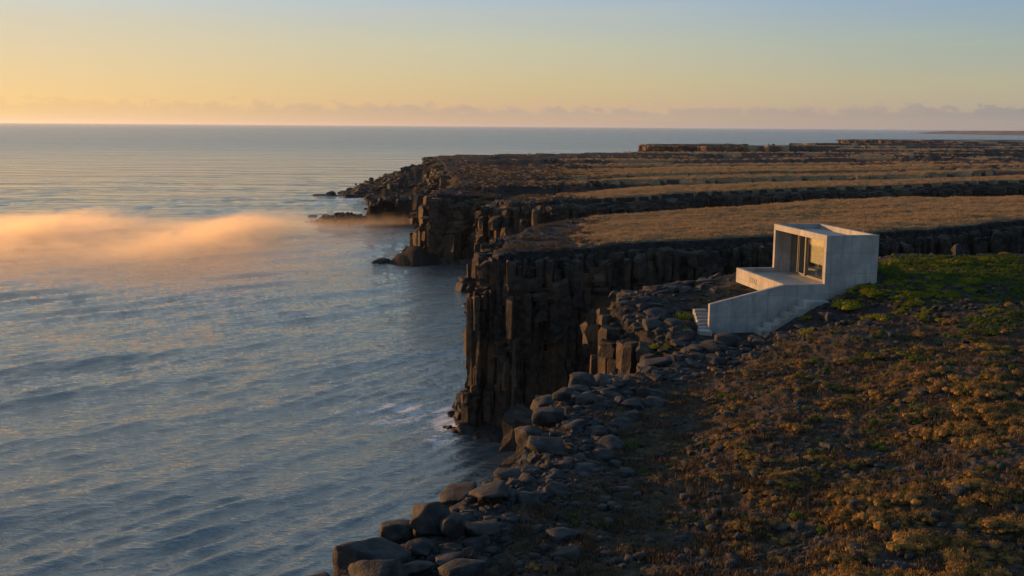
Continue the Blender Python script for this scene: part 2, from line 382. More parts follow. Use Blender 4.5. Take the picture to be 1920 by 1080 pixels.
# ground grid
NA, NR = 760, 560
az = np.concatenate([np.linspace(-70, -31, 24)[:-1], np.linspace(-31, 31, NA), np.linspace(31, 75, 26)[1:]])
az = az[(az > -40)]
rr = np.concatenate([np.linspace(4, 21, 26)[:-1], rows_for(21, 620, NR, 11.0), np.geomspace(630, 3200, 90)])
A, RR = np.meshgrid(np.radians(az), rr)
gx = RR * np.sin(A); gy = RR * np.cos(A)
gd = inside_dist(gx, gy); gzv = ground_z(gx, gy, gd)
nr, na = gx.shape
idx = np.arange(nr * na).reshape(nr, na)
F = np.stack([idx[:-1, :-1], idx[:-1, 1:], idx[1:, 1:], idx[1:, :-1]], -1).reshape(-1, 4)
zf = gzv.ravel()[F].max(1)
F = F[zf > -1.2]
used, inv = np.unique(F.ravel(), return_inverse=True)
V = np.stack([gx.ravel(), gy.ravel(), gzv.ravel()], 1)[used]; F = inv.reshape(-1, 4).astype(np.int32)
gme = mesh_np('ground', V, F[:, ::-1], True)
dd = gd.ravel()[used]; vx, vy, vz = V.T; vr = np.hypot(vx, vy)
def masks(x, y, d):
    r = np.hypot(x, y)
    rim = 3.0 + 2.2 * fbm(x / 3, y / 3, 51, 3) + 2.0 * sst(42, 55, y) * sst(90, 78, y) * sst(16, 8, x)
    rock = sst(rim + 1.0, rim - 0.6, d)
    big = sst(80, 90, y)
    rock = np.maximum(rock * (1 - big), big * sst(9, 5, d + 3 * fbm(x / 6, y / 4, 52, 3)) * sst(14, 4, x - 0.06 * (y - 90)))
    rock = np.maximum(rock, big * sst(1.9, 0.7, d + 0.8 * fbm(x / 2.5, y / 2.5, 60, 3)))
    rock = np.maximum(rock, sst(5, 3, np.hypot((x - 16) / 3.2, (y - 59.5) / 1.6) + fbm(x / 1.5, y / 1.5, 53, 3) * 2) * 0.85)
    px_ = x / np.maximum(y, 1) + 0.018 * fbm(x / 9, y / 14, 58, 3)
    rock = np.maximum(rock, big * np.where(y < 160, sst(0.085, 0.060, px_), 0.93 * sst(0.105, 0.02, px_ + 0.05 * fbm(x / 30, y / 8, 59, 4))))
    rock = np.maximum(rock, sst(10, 6, z_of(x, y)))
    green = sst(0.0, 0.45, fbm(x / 6, y / 6, 54, 3) + 1.1 * np.exp(-(((x - 27) / 8) ** 2 + ((y - 67) / 8) ** 2)) + 0.95 * np.exp(-(((x - 35) / 12) ** 2 + ((y - 65) / 10) ** 2)) + 0.25 * sst(12, 26, x) - 0.42) * (1 - big)
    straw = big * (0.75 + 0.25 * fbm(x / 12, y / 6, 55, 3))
    return rock, green, straw
def z_of(x, y): return np.full(np.shape(x), 99.0)
def dark_belt(x, y):
    r = np.hypot(x, y)
    return sst(0.16, -0.02, fbm(x / 110, y / 16, 57, 4)) * sst(345, 385, r)
rock_a, green_a, straw_a = masks(vx, vy, dd)
rock_a = np.maximum(rock_a, sst(11.0, 8.0, vz))
# gully floors and walls are bare rock and dark heath
gl = gully(vx, vy); rock_a = np.maximum(rock_a, sst(0.12, 0.5, gl))
# the dark scrub belt on the far plateau
rock_a = np.maximum(rock_a, 0.9 * dark_belt(vx, vy))
darker_a = sst(185, 215, vy) * np.maximum(sst(11.8, 10.5, vz), sst(0.03, 0.0, vx / vy))  # darker tone on low rock and the seaward side of the far ground
for nme, arr in (('darker', darker_a), ('rocky', rock_a), ('green', green_a), ('straw', straw_a)): attr(gme, nme, arr)

def ground_material():
    m, t, p = new_mat('heath_and_rock_ground')
    geo = t.node('ShaderNodeNewGeometry').outputs['Position']
    at = lambda n: t.node('ShaderNodeAttribute', attribute_name=n).outputs['Fac']
    n1 = t.noise(geo, 0.45, 5, 0.6); n2 = t.noise(geo, 2.6, 6, 0.65); n3 = t.noise(geo, 12, 4, 0.65)
    heath = t.mix(t.rng(n2, 0.35, 0.65), (0.040, 0.032, 0.024), (0.095, 0.066, 0.040))
    heath = t.mix(t.rng(n1, 0.5, 0.65), heath, (0.055, 0.048, 0.042))
    green = t.mix(t.rng(n2, 0.35, 0.65), (0.028, 0.036, 0.012), (0.052, 0.072, 0.020))
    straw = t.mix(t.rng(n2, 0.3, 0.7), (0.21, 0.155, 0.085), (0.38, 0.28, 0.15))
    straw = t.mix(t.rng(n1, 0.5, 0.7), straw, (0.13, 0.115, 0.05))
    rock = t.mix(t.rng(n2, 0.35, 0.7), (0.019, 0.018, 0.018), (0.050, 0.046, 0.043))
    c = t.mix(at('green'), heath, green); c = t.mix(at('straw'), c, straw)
    rk = t.rng(t.math('ADD', at('rocky'), t.math('MULTIPLY', t.math('SUBTRACT', n2, 0.5), 0.8)), 0.35, 0.62)
    c = t.mix(rk, c, rock)
    c = t.mix(at('darker'), c, (0.016, 0.014, 0.013))
    c = t.mix(t.rng(n3, 0.55, 0.75, 0, 0.5), c, t.mix(1.0, c, (1.7, 1.6, 1.5), 'MULTIPLY'))
    t.put(p.inputs['Base Color'], c); p.inputs['Roughness'].default_value = 0.92; p.inputs['Specular IOR Level'].default_value = 0.15
    h = t.math('ADD', t.math('MULTIPLY', n2, 0.7), t.math('MULTIPLY', n3, 0.3))
    t.put(p.inputs['Normal'], bump(t, h, 0.9, 0.28))
    return m
M_GROUND = ground_material()
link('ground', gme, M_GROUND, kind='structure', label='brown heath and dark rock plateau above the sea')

# ------------------------------------------------------------------ the sea
rng = np.random.RandomState(5)
def wave_h(x, y, r, sp):
    """sum of directional waves; wavelengths the grid cannot carry fade out"""
    h = np.zeros(x.shape)
    main = math.atan2(-0.69, 0.72)
    warp = fbm(x / 60, y / 60, 61, 2) * 3
    grp = 0.75 + 0.9 * fbm(x / 35, y / 35, 62, 2)
    for k in range(52):
        if k < 10: L = rng.uniform(9, 19); th = main + rng.normal(0, 0.16); am = 0.0125 * L * 0.27
        elif k < 26: L = rng.uniform(3, 8); th = main + rng.normal(0, 0.26); am = 0.0125 * L * 0.32
        else: L = rng.uniform(0.9, 2.8); th = main + rng.normal(0, 0.34); am = 0.0115 * L * 0.62
        ph = rng.uniform(0, 2 * math.pi)
        kx, ky = math.cos(th) * 2 * math.pi / L, math.sin(th) * 2 * math.pi / L
        q = np.sin(kx * x + ky * y + ph + warp * (2 / L) * 2)
        q = q + 0.22 * (q * q - 0.5)
        h += am * q * sst(L * 0.55, L * 0.25, sp) * grp
    return h
saz = np.concatenate([np.linspace(-100, -31, 40)[:-1], np.linspace(-31, 12, 640), np.linspace(12, 100, 70)[1:]])
srr = np.concatenate([np.linspace(12, 50, 24)[:-1], rows_for(50, 2600, 640, CAM_Z), np.geomspace(2800, 200000, 26)])
A, RR = np.meshgrid(np.radians(saz), srr)
sx = RR * np.sin(A); sy = RR * np.cos(A)
spr = np.gradient(srr)[:, None] * np.ones_like(A); spa = RR * math.radians(43 / 640)
sz = wave_h(sx, sy, RR, np.maximum(spr * 0.55, spa)) * sst(1800, 500, RR)
calm = 1.0 - 0.5 * np.exp(-((sx + 3) / 14) ** 2 - ((sy - 165) / 30) ** 2)
sz *= calm
nr, na = sx.shape; idx = np.arange(nr * na).reshape(nr, na)
F = np.stack([idx[:-1, :-1], idx[1:, :-1], idx[1:, 1:], idx[:-1, 1:]], -1).reshape(-1, 4)[:, ::-1]
sme = mesh_np('sea', np.stack([sx.ravel(), sy.ravel(), sz.ravel()], 1), F, True)
sdist = np.full(sx.shape, 60.0); near_m = (RR < 620)
sdist[near_m] = -inside_dist(sx[near_m], sy[near_m])
foam = np.exp(-np.clip(sdist, 0, 60) / 2.4) * 0.62
foam = np.maximum(foam, 1.2 * np.exp(-(((sx + 5.2) / 3.0) ** 2 + ((sy - 94) / 8.5) ** 2)))
foam = np.maximum(foam, 0.74 * np.exp(-(((sx + 10) / 8.5) ** 2 + ((sy - 96) / 8) ** 2)))
foam = np.maximum(foam, 0.55 * np.exp(-(((sx + 5) / 3.5) ** 2 + ((sy - 160) / 16) ** 2)))
foam = np.maximum(foam, 0.8 * np.exp(-(((sx + 56) / 9) ** 2 + ((sy - 383) / 14) ** 2)))
foam = np.maximum(foam, 0.7 * np.exp(-(((sx + 24) / 5) ** 2 + ((sy - 204) / 5) ** 2)))
attr(sme, 'foam', foam)
def sea_material():
    m, t, p = new_mat('sea_water')
    geo = t.node('ShaderNodeNewGeometry').outputs['Position']
    v1 = t.vec(geo, rot=(0, 0, R(45)), scale=(0.42, 1.0, 1))     # crests run along +X+Y
    n1 = t.noise(v1, 1.25, 5, 0.62, 0.5); n2 = t.noise(v1, 5.5, 3, 0.6, 0.3)
    n0 = t.noise(t.vec(geo, rot=(0, 0, R(45)), scale=(0.05, 0.2, 1)), 1.0, 4, 0.55, 0.3)
    sp = t.node('ShaderNodeSeparateXYZ'); t.put(sp.inputs[0], geo)
    dist = t.math('SQRT', t.math('ADD', t.math('MULTIPLY', sp.outputs[0], sp.outputs[0]), t.math('MULTIPLY', sp.outputs[1], sp.outputs[1])))
    nf = t.noise(t.vec(geo, rot=(0, 0, R(25)), scale=(0.010, 0.045, 1)), 1.0, 4, 0.6, 0.3)    # open-water swell
    nf2 = t.noise(t.vec(geo, rot=(0, 0, R(20)), scale=(0.0022, 0.011, 1)), 1.0, 4, 0.6, 0.3)
    hf = t.math('ADD', t.math('MULTIPLY', nf, t.rng(dist, 170, 520, 0.0, 30.0)), t.math('MULTIPLY', nf2, t.rng(dist, 500, 2200, 0.0, 110.0)))
    h = t.math('ADD', t.math('ADD', t.math('MULTIPLY', n1, 0.62), t.math('MULTIPLY', n2, 0.30)), t.math('ADD', t.math('MULTIPLY', n0, 1.5), hf))
    nb = bump(t, h, 1.0, 0.26)
    farr = t.rng(dist, 150, 1600, 0.05, 0.22)             # waves too small to build roughen the far water
    fa = t.node('ShaderNodeAttribute', attribute_name='foam').outputs['Fac']
    fn = t.noise(geo, 1.3, 6, 0.7, 0.8); fn2 = t.noise(geo, 0.35, 3, 0.6, 0.5)
    f = t.rng(t.math('ADD', fa, t.math('MULTIPLY', t.math('SUBTRACT', t.math('ADD', fn, fn2), 1.0), 1.6)), 0.54, 0.95)
    t.put(p.inputs['Base Color'], t.mix(f, (0.048, 0.070, 0.080), (0.62, 0.62, 0.66)))
    t.put(p.inputs['Roughness'], t.math('ADD', t.math('MULTIPLY', f, 0.5), farr))
    p.inputs['IOR'].default_value = 2.5
    t.put(p.inputs['Normal'], nb)
    return m
link('sea', sme, sea_material(), kind='structure', label='blue grey sea with low swell rolling toward the cliffs')

# ------------------------------------------------------------------ cliffs
def column_mesh(name, w, h, rs, n=None, segs=None, lean=0.05):
    """a fractured rock pillar: several uneven offset blocks one above the other, top at z=0"""
    n = n or rs.randint(4, 7); segs = segs or max(2, int(h / rs.uniform(1.0, 2.8)))
    cuts = np.sort(np.concatenate([[0, 1], rs.uniform(0.05, 0.95, segs - 1)]))[::1] * -h
    cuts = np.sort(cuts)[::-1]
    a0 = rs.uniform(0, 6.28); ang = a0 + (np.arange(n) + rs.uniform(-0.36, 0.36, n)) * 2 * math.pi / n
    base = np.stack([np.cos(ang), np.sin(ang)], 1) * (w * 0.62 * rs.uniform(0.72, 1.25, (n, 1)))
    V = []; F = []; off = np.zeros(2)
    slope = rs.normal(0, 0.22 * min(1.0, 1.1 / w), 2)
    for k in range(segs):
        zt, zb = cuts[k], cuts[k + 1]; hh = zt - zb
        off = off * 0.5 + rs.normal(0, w * 0.2, 2); sc = rs.uniform(0.7, 1.25); b = len(V)
        ra = rs.normal(0, 0.35); base = base @ np.array([[math.cos(ra), -math.sin(ra)], [math.sin(ra), math.cos(ra)]])
        rings = ((0.80, 0.0), (1.0, min(0.22 * w, hh * 0.3)), (rs.uniform(0.92, 1.1), hh * rs.uniform(0.4, 0.7)), (rs.uniform(0.85, 1.05), hh + 0.06))
        for m_, (rf, dz) in enumerate(rings):
            jit = rs.normal(0, 0.055 * w, (n, 3))
            for i in range(n):
                q = base[i] * sc * rf + off
                zz = zt - dz + (q @ slope if m_ < 2 else 0)
                V.append((q[0] + jit[i, 0], q[1] + jit[i, 1], zz + jit[i, 2] * 0.8 * min(1.0, 1.2 / w)))
        for m_ in range(3):
            for i in range(n):
                j = (i + 1) % n; c = b + m_ * n
                F.append((c + i, c + j, c + n + j, c + n + i))
        F.append(tuple(b + i for i in range(n - 1, -1, -1)))
    me = bpy.data.meshes.new(name); me.from_pydata(V, [], [f[::-1] for f in F]); me.update()
    return me
def along(path, step):
    out = []; s = 0.0
    for (ax, ay), (bx, by) in zip(path, path[1:]):
        L = math.hypot(bx - ax, by - ay); nx, ny = -(by - ay) / L, (bx - ax) / L      # seaward
        while s < L:
            out.append((ax + (bx - ax) * s / L, ay + (by - ay) * s / L, nx, ny)); s += step
        s -= L
    return out
def smooth_coast(i0, i1):
    return [COAST[k] for k in range(i0, i1 + 1)]
def ci(pt): return COAST.index(pt)
allcols = 0
def cliff(name, label, path, w, rows, seed, mat, parts_max=290, bottom=-1.2, flare=None, topj=0.35, side=1, ledge=2.6):
    """pillars packed in rows along the rim; outward = seaward side"""
    rs = np.random.RandomState(seed); pts = []
    for r in range(rows):
        for (x, y, nx, ny) in along(path, w * 0.78):
            x += rs.normal(0, w * 0.14); y += rs.normal(0, w * 0.14)
            bay = noise2(np.array([x / (w * 3.2)]), np.array([y / (w * 3.2)]), 70)[0] * w * 1.1
            o = (r * w * 0.72 - w * 0.35 + bay) * side
            px, py = x + nx * o, y + ny * o
            ix, iy = x - nx * 1.2 * side, y - ny * 1.2 * side
            pts.append((px, py, ix, iy, r))
    P_ = np.array(pts); zt = ground_z(P_[:, 2], P_[:, 3], fine=False)
    dc = inside_dist(P_[:, 0], P_[:, 1])
    root = bpy.data.objects.new(name, None); COL.objects.link(root); root.location = (P_[0, 0], P_[0, 1], 0)
    root['kind'] = 'structure'; root['label'] = label
    cols = []
    for k, (px, py, ix, iy, r) in enumerate(pts):
        top = zt[k] - 0.45 - abs(rs.normal(0, topj)) - (r * rs.uniform(0.05, ledge) if rs.rand() < 0.75 else 0)
        if r >= rows - 1 and rows > 2: top = zt[k] * rs.uniform(0.15, 0.85)
        if flare and r >= rows - 1: top = rs.uniform(1.5, flare)
        if top < 1: continue
        cols.append((math.hypot(px, py), px, py, top, w * rs.choice([rs.uniform(0.5, 0.9), rs.uniform(0.8, 1.3), rs.uniform(1.2, 1.8)])))
    cols.sort()
    for k, (_, px, py, top, ww) in enumerate(cols[:parts_max]):
        me = column_mesh('rock_column', ww, top - bottom, rs); me.materials.append(mat)
        o = bpy.data.objects.new('rock_column', me); COL.objects.link(o); o.parent = root
        o.location = (px - root.location.x, py - root.location.y, top)
    if len(cols) > parts_max:
        V = []; Fs = []
        for (_, px, py, top, ww) in cols[parts_max:]:
            me = column_mesh('tmp', ww, top - bottom, rs, 5); b = len(V)
            V += [(v.co.x + px - root.location.x, v.co.y + py - root.location.y, v.co.z + top) for v in me.vertices]
            Fs += [tuple(b + i for i in p.vertices) for p in me.polygons]; bpy.data.meshes.remove(me)
        me = bpy.data.meshes.new('rock_columns_far'); me.from_pydata(V, [], Fs); me.update(); me.materials.append(mat)
        o = link('rock_face', me, None, root, kind='stuff')
    return root
cliff('cliff', 'dark rim cliff falling to the sea under the near boulders', smooth_coast(2, ci((6.4, 51.5))), 0.95, 2, 11, M_CLIFF, 160, topj=0.6)
cliff('cliff', 'small buttress with sunlit edge left of the concrete stair', smooth_coast(ci((6.4, 51.5)), ci((29, 79))), 0.8, 4, 12, M_CLIFF, 290)
cliff('cliff', 'tall columnar sea cliff in the middle with orange lit corner', smooth_coast(ci((120, 138)), ci((1.6, 118))), 0.74, 6, 13, M_CLIFF, 295, flare=4, ledge=1.3)
cliff('cliff', 'far cliff behind the second inlet with lit corner', smooth_coast(ci((114, 237)), ci((-12, 245))), 1.6, 4, 14, M_CLIFF, 290, topj=0.25, ledge=0.7)
cliff('cliff', 'low block cliff on the far point above the scree', smooth_coast(ci((-17, 290)), ci((74, 597))), 2.8, 2, 15, M_CLIFF, 100, topj=0.2, ledge=1.0)
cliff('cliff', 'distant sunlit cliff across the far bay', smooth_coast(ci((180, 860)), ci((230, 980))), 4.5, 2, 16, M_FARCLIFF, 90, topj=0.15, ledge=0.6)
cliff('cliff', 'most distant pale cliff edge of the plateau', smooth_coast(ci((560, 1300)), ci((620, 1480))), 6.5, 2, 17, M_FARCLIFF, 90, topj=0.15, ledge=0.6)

# distant headland across the water
def headland():
    n, mrow = 240, 14
    xs = np.linspace(0, 1, n); V = []
    for j in range(mrow):
        v = j / (mrow - 1)
        for i, t in enumerate(xs):
            yy = 6800 - 3300 * t; x0 = 2440 - 350 * t + 3300 * t * 0.05
            x0 = np.interp(t, [0, 0.25, 0.5, 0.75, 1], [2440, 2500, 2430, 2500, 2400])
            yy = np.interp(t, [0, 0.25, 0.5, 0.75, 1], [6800, 6300, 5400, 4700, 3700])
            V.append((x0 + v * 2600, yy + v * 300, 0))
    V = np.array(V, float).reshape(mrow, n, 3)
    v = np.linspace(0, 1, mrow)[:, None]; t = xs[None]
    prof = sst(0.0, 0.06, v) * 20 + sst(0.0, 0.9, v) * 55 * (0.4 + t * 0.8)
    z = prof * (0.75 + 0.5 * fbm(V[..., 0] / 500, V[..., 1] / 300, 81, 4)) * sst(-0.02, 0.05, t * 1.0 + v * 0.0)
    z = z + fbm(V[..., 0] / 90, V[..., 1] / 90, 82, 3) * 6 * sst(0, 0.05, v)
    z[0] = -2
    V[..., 2] = z; V[..., 1] += fbm(V[..., 0] * 0 + t * 14, v * 2 + t * 0, 83, 3) * 160
    idx = np.arange(mrow * n).reshape(mrow, n)
    F = np.stack([idx[:-1, :-1], idx[:-1, 1:], idx[1:, 1:], idx[1:, :-1]], -1).reshape(-1, 4)
    me = mesh_np('headland', V.reshape(-1, 3), F, True)
    m, tt, p = new_mat('headland_rock')
    geo = tt.node('ShaderNodeNewGeometry').outputs['Position']
    n_ = tt.noise(geo, 0.008, 5, 0.6)
    tt.put(p.inputs['Base Color'], tt.mix(tt.rng(n_, 0.35, 0.65), (0.10, 0.07, 0.055), (0.20, 0.14, 0.10))); p.inputs['Roughness'].default_value = 0.95
    link('headland', me, m, kind='structure', label='low brown headland far off on the right horizon')
headland()

# ------------------------------------------------------------------ boulders
def rock_mesh(name, seed, n=9, boxy=0.5, flat=1.0):
    rs = np.random.RandomState(seed)
    # cube sphere
    g = np.linspace(-1, 1, n); V = []; F = []
    for ax in range(3):
        for sgn in (-1, 1):
            b = len(V)
            for i in range(n):
                for j in range(n):
                    q = [0, 0, 0]; q[ax] = sgn; q[(ax + 1) % 3] = g[i]; q[(ax + 2) % 3] = g[j]; V.append(q)
            for i in range(n - 1):
                for j in range(n - 1):
                    f = (b + i * n + j, b + (i + 1) * n + j, b + (i + 1) * n + j + 1, b + i * n + j + 1)
                    F.append(f if sgn > 0 else f[::-1])
    V = np.array(V, float)
    S = V / np.linalg.norm(V, axis=1, keepdims=True)
    V = S * (1 - boxy) + V * boxy * 0.86
    # chip with random planes
    for k in range(rs.randint(7, 12)):
        nrm = rs.normal(0, 1, 3); nrm /= np.linalg.norm(nrm); dd_ = rs.uniform(0.55, 0.86)
        s = V @ nrm; over = np.clip(s - dd_, 0, None); V = V - nrm * over[:, None] * 0.93
    nz = np.stack([noise2(V[:, 0] * 1.3 + seed, V[:, 1] * 1.3 + V[:, 2] * 1.1, seed), noise2(V[:, 1] * 1.4, V[:, 2] * 1.3 - V[:, 0], seed + 1), noise2(V[:, 2] * 1.5 + 5, V[:, 0] * 1.2 + V[:, 1], seed + 2)], 1)
    V = V + nz * 0.13
    V = V * np.array([rs.uniform(0.9, 1.15), rs.uniform(0.75, 1.05), rs.uniform(0.62, 0.85) * flat]) * 0.5
    # weld the cube's edges
    key = np.round(V, 4); _, first, inv = np.unique(key, axis=0, return_index=True, return_inverse=True)
    Fa = inv.ravel()[np.array(F)]
    me = mesh_np(name, V[first], Fa[:, ::-1] if False else Fa, True)
    me.materials.append(M_BOULDER)
    return me
ROUND = [rock_mesh('boulder', 100 + k, 9, 0.55) for k in range(7)]
BOXY = [rock_mesh('boulder', 200 + k, 9, 0.9) for k in range(6)]
SLAB = [rock_mesh('boulder', 300 + k, 8, 0.65, 0.5) for k in range(5)]
# hand placed boulders of the near rim: x, y, size across, height factor, kind, label
HAND = [
 (-4.55, 25.4, 1.35, 1.1, 'r', 'big rounded boulder at the rim, farthest left above the water'),
 (-3.85, 25.2, 0.85, 1.1, 'r', 'rounded boulder just right of the big leftmost rim boulder'),
 (-5.25, 24.4, 0.7, 0.8, 'r', 'dark low rock at the extreme lower left end of the boulder rim'),
 (-3.25, 26.8, 1.85, 0.8, 'b', 'long dark boulder with an orange lit left end'),
 (-2.75, 24.9, 1.7, 1.0, 'b', 'pale angular boulder with a sharp upright left edge, bottom rim'),
 (-3.7, 29.0, 1.25, 1.0, 'b', 'blocky boulder jutting over the sea with a black undercut'),
 (-2.85, 29.2, 1.1, 1.2, 'r', 'dark boulder standing right of the blocky overhanging boulder'),
 (-3.05, 31.6, 0.85, 1.4, 'r', 'dark knobbly boulder at the rim, left of a taller one'),
 (-2.45, 31.9, 1.05, 1.5, 'b', 'tall split boulder standing highest of the knobbly rim pair'),
 (-1.85, 29.2, 1.45, 1.0, 'b', 'broad layered boulder in the middle of the lower rim pile'),
 (-1.2, 28.6, 0.9, 1.3, 'r', 'egg shaped boulder with an orange lit top'),
 (-0.45, 28.9, 1.15, 0.8, 's', 'low boulder behind the egg shaped one with a lit edge'),
 (-2.0, 26.3, 0.95, 0.7, 's', 'pale flat stone between the larger lower rim boulders'),
 (-1.25, 26.8, 1.1, 0.8, 's', 'grey flat topped boulder among the lower rim stones'),
 (-0.8, 25.6, 1.5, 0.9, 'r', 'wide smooth grey boulder at the bottom beside the heath'),
 (-0.7, 27.6, 0.55, 1.1, 'b', 'small pale cube shaped stone on the inland side'),
 (-2.0, 27.6, 0.8, 0.8, 'b', 'small pale block wedged above the flat stones'),
 (-1.8, 24.3, 0.6, 0.8, 'r', 'small round stone at the bottom edge of the rim pile'),
 (-0.65, 31.3, 1.6, 0.7, 's', 'large pale slab sloping inland beside the heath'),
 (-1.65, 32.4, 1.6, 0.7, 's', 'dark flat slab stacked above the layered boulder'),
 (-2.0, 33.2, 1.3, 0.6, 's', 'thin slab on the rim right of the tall split boulder'),
 (-1.15, 35.1, 1.45, 1.35, 'b', 'massive dark square block on the rim edge over the water'),
 (-0.1, 34.4, 1.2, 0.7, 's', 'flat stone right of the massive square block'),
 (0.1, 37.6, 1.6, 0.7, 's', 'grey slab above and right of the massive square block'),
 (-0.1, 38.9, 1.5, 0.9, 'b', 'low wide boulder capped by the small orange lit upright stone'),
 (1.2, 37.2, 1.6, 0.8, 's', 'broad flat boulder half sunk at the edge of the heath'),
 (1.5, 41.5, 1.5, 0.9, 'r', 'rounded boulder with a small sunlit point'),
 (0.75, 43.6, 1.35, 1.3, 'b', 'squared rim block with upright columnar face'),
 (2.2, 43.9, 1.1, 0.8, 'r', 'pale topped rounded boulder inside the squared rim block'),
 (1.2, 48.3, 1.4, 1.3, 'b', 'rugged rim boulder with an orange lit notch, upper end of the pile'),
 (2.3, 48.8, 1.6, 0.9, 'r', 'wide dome boulder with lit left tip behind the heath edge'),
 (3.3, 47.4, 1.5, 0.9, 'r', 'dome boulder nearest the shadowed heath below the buttress'),
 (4.4, 49.0, 1.4, 0.8, 's', 'low broad boulder at the foot of the buttress'),
 (11.7, 56.5, 1.65, 0.62, 'r', 'large whale backed boulder in front of the stair wall'),
 (7.2, 52.6, 2.1, 0.6, 's', 'wide flat dark rock left of the stair landing foreground'),
]
boulders = []
def put_boulder(mesh, x, y, size, hf, label, group=None, sink=0.22, rot=None, z=None):
    me = mesh
    o = bpy.data.objects.new('boulder', me); COL.objects.link(o)
    zz = gz(x, y) if z is None else z
    o.location = (x, y, zz + size * hf * 0.32 * (1 - sink)); o.rotation_euler = (random.uniform(-.18, .18), random.uniform(-.18, .18), rot if rot is not None else random.uniform(0, 6.28))
    o.scale = (size, size, size * hf)
    o['label'] = label; o['category'] = 'boulder'
    if group: o['group'] = group
    boulders.append((x, y, size)); return o
for (x, y, s, hf, k, lab) in HAND:
    if y < 30: x -= 0.4
    put_boulder(random.choice({'r': ROUND, 'b': BOXY, 's': SLAB}[k]), x, y, s * 0.95, hf * 1.1, lab, None, 0.15, rot=random.uniform(-0.5, 0.5))
def zone(x, y, kind):
    if kind == 'rim':
        if y < 27.5: return 'dark boulder at the bottom end of the near rim pile'
        if y < 32: return 'dark boulder in the lower rim pile round the layered boulder'
        if y < 37: return 'dark boulder in the rim pile beside the massive square block'
        if y < 43: return 'dark boulder in the rim pile above the massive square block'
        return 'dark boulder at the upper end of the rim pile by the buttress'
    if kind == 'buttress':
        if y < 58: return 'dark boulder on the buttress foot below the stair landing'
        if y < 64: return 'dark boulder in the middle of the buttress left of the stair'
        if y < 70: return 'dark boulder on the buttress top left of the terrace'
        return 'dark boulder on the back edge of the buttress above the inlet'
    return 'dark rock left of the whale backed boulder below the stair' if x < 11 else 'dark rock right of the whale backed boulder below the stair'
def fill(n, region, smin, smax, label, group, meshes, tries=6000, over=0.36):
    c = 0; rs = np.random.RandomState(hash(len(boulders)) % 1000)
    cand = [region(rs) for _ in range(tries)]
    cx = np.array([q[0] for q in cand]); cy = np.array([q[1] for q in cand]); zz = ground_z(cx, cy)
    for k in range(tries):
        if c >= n: break
        x, y = cx[k], cy[k]
        s = smin + (smax - smin) * rs.rand() ** 1.8
        if zz[k] < 8: continue
        if any((x - a) ** 2 + (y - b) ** 2 < (over * (s + t)) ** 2 for a, b, t in boulders): continue
        u_ = (x - 18.15) * -0.165 + (y - 61.3) * 0.986; v_ = (x - 18.15) * 0.986 + (y - 61.3) * 0.165
        if -8.6 < v_ < 3.6 and -1.9 - s * 0.4 < u_ < 8: continue
        size_w = 'small' if s < 0.7 else ('middle sized' if s < 1.05 else 'large')
        where = zone(x, y, label)
        put_boulder(meshes[rs.randint(len(meshes))], x, y, s, rs.uniform(0.6, 1.05), size_w + ' ' + where, size_w + ' ' + where.replace('boulder', 'boulders', 1), 1.1, z=zz[k]); c += 1
    return c
def rim_region(rs):
    k = rs.randint(3, ci((6.4, 51.5))); t = rs.rand(); a = COAST[k]; b = COAST[k + 1]
    L = math.hypot(b[0] - a[0], b[1] - a[1]); nx, ny = (b[1] - a[1]) / L, -(b[0] - a[0]) / L
    o = -0.4 + abs(rs.normal(0, 2.0)); return (a[0] + (b[0] - a[0]) * t + nx * o, a[1] + (b[1] - a[1]) * t + ny * o)
fill(132, rim_region, 0.45, 1.5, 'rim', '', BOXY + BOXY + ROUND)
def but_region(rs):
    x = rs.uniform(4.4, 13.5); y = rs.uniform(52, 76); return (x, y)
fill(100, but_region, 0.7, 2.0, 'buttress', '', ROUND + BOXY + SLAB, over=0.30)
def stair_region(rs):
    return (rs.uniform(6, 19), rs.uniform(53.5, 60))
fill(29, stair_region, 0.35, 1.2, 'stair', '', SLAB + ROUND)
# single marked stones
def lone(mesh, x, y, s, hf, label, name='standing_stone', cat='stone', mat=None):
    o = put_boulder(mesh, x, y, s, hf, label, None, 0.0, rot=0.3); o.name = name; o['category'] = cat; return o
o = lone(BOXY[2], 0.18, 39.6, 0.42, 2.0, 'small upright stone glowing orange on the low wide rim boulder'); o.location.z += 0.75
lone(BOXY[4], 32.0, 76.3, 0.75, 1.9, 'lone upright stone catching orange light right of the cabin')
# skerries
def skerry(x, y, s, hf, label, ms=0):
    o = bpy.data.objects.new('sea_rock', ROUND[ms]); COL.objects.link(o); o.location = (x, y, -0.1 * s * hf); o.scale = (s, s * 0.9, s * hf)
    o['label'] = label; o['category'] = 'sea rock'
skerry(-69.5, 404, 15, 0.12, 'flat skerry lying in the water off the far point', 3)
skerry(-69.0, 405, 5.0, 1.3, 'dark square lump on the flat skerry off the far point', 1)
skerry(-58.0, 309, 3.0, 0.9, 'small round rock alone in the orange mist', 2)
skerry(-53.5, 307, 3.4, 1.0, 'rounded rock in the mist nearest the low rocky spit', 4)
skerry(-48.5, 300, 7.5, 0.8, 'larger rock joined to the end of the low spit', 5)
skerry(-4.3, 98.5, 2.4, 1.9, 'dark wedge of rock at the foot of the tall cliff in the foam', 0)
skerry(-25.5, 206, 4.5, 0.8, 'low rock at the water line under the far cliff', 1)

# ------------------------------------------------------------------ concrete cabin
ca_, sa_ = math.cos(R(9.5)), math.sin(R(9.5))
CAB = thing('concrete_cabin', (18.15, 61.3, 0), 'small grey concrete cliff cabin with glass front, terrace and stairs', 'building', rot=R(9.5))
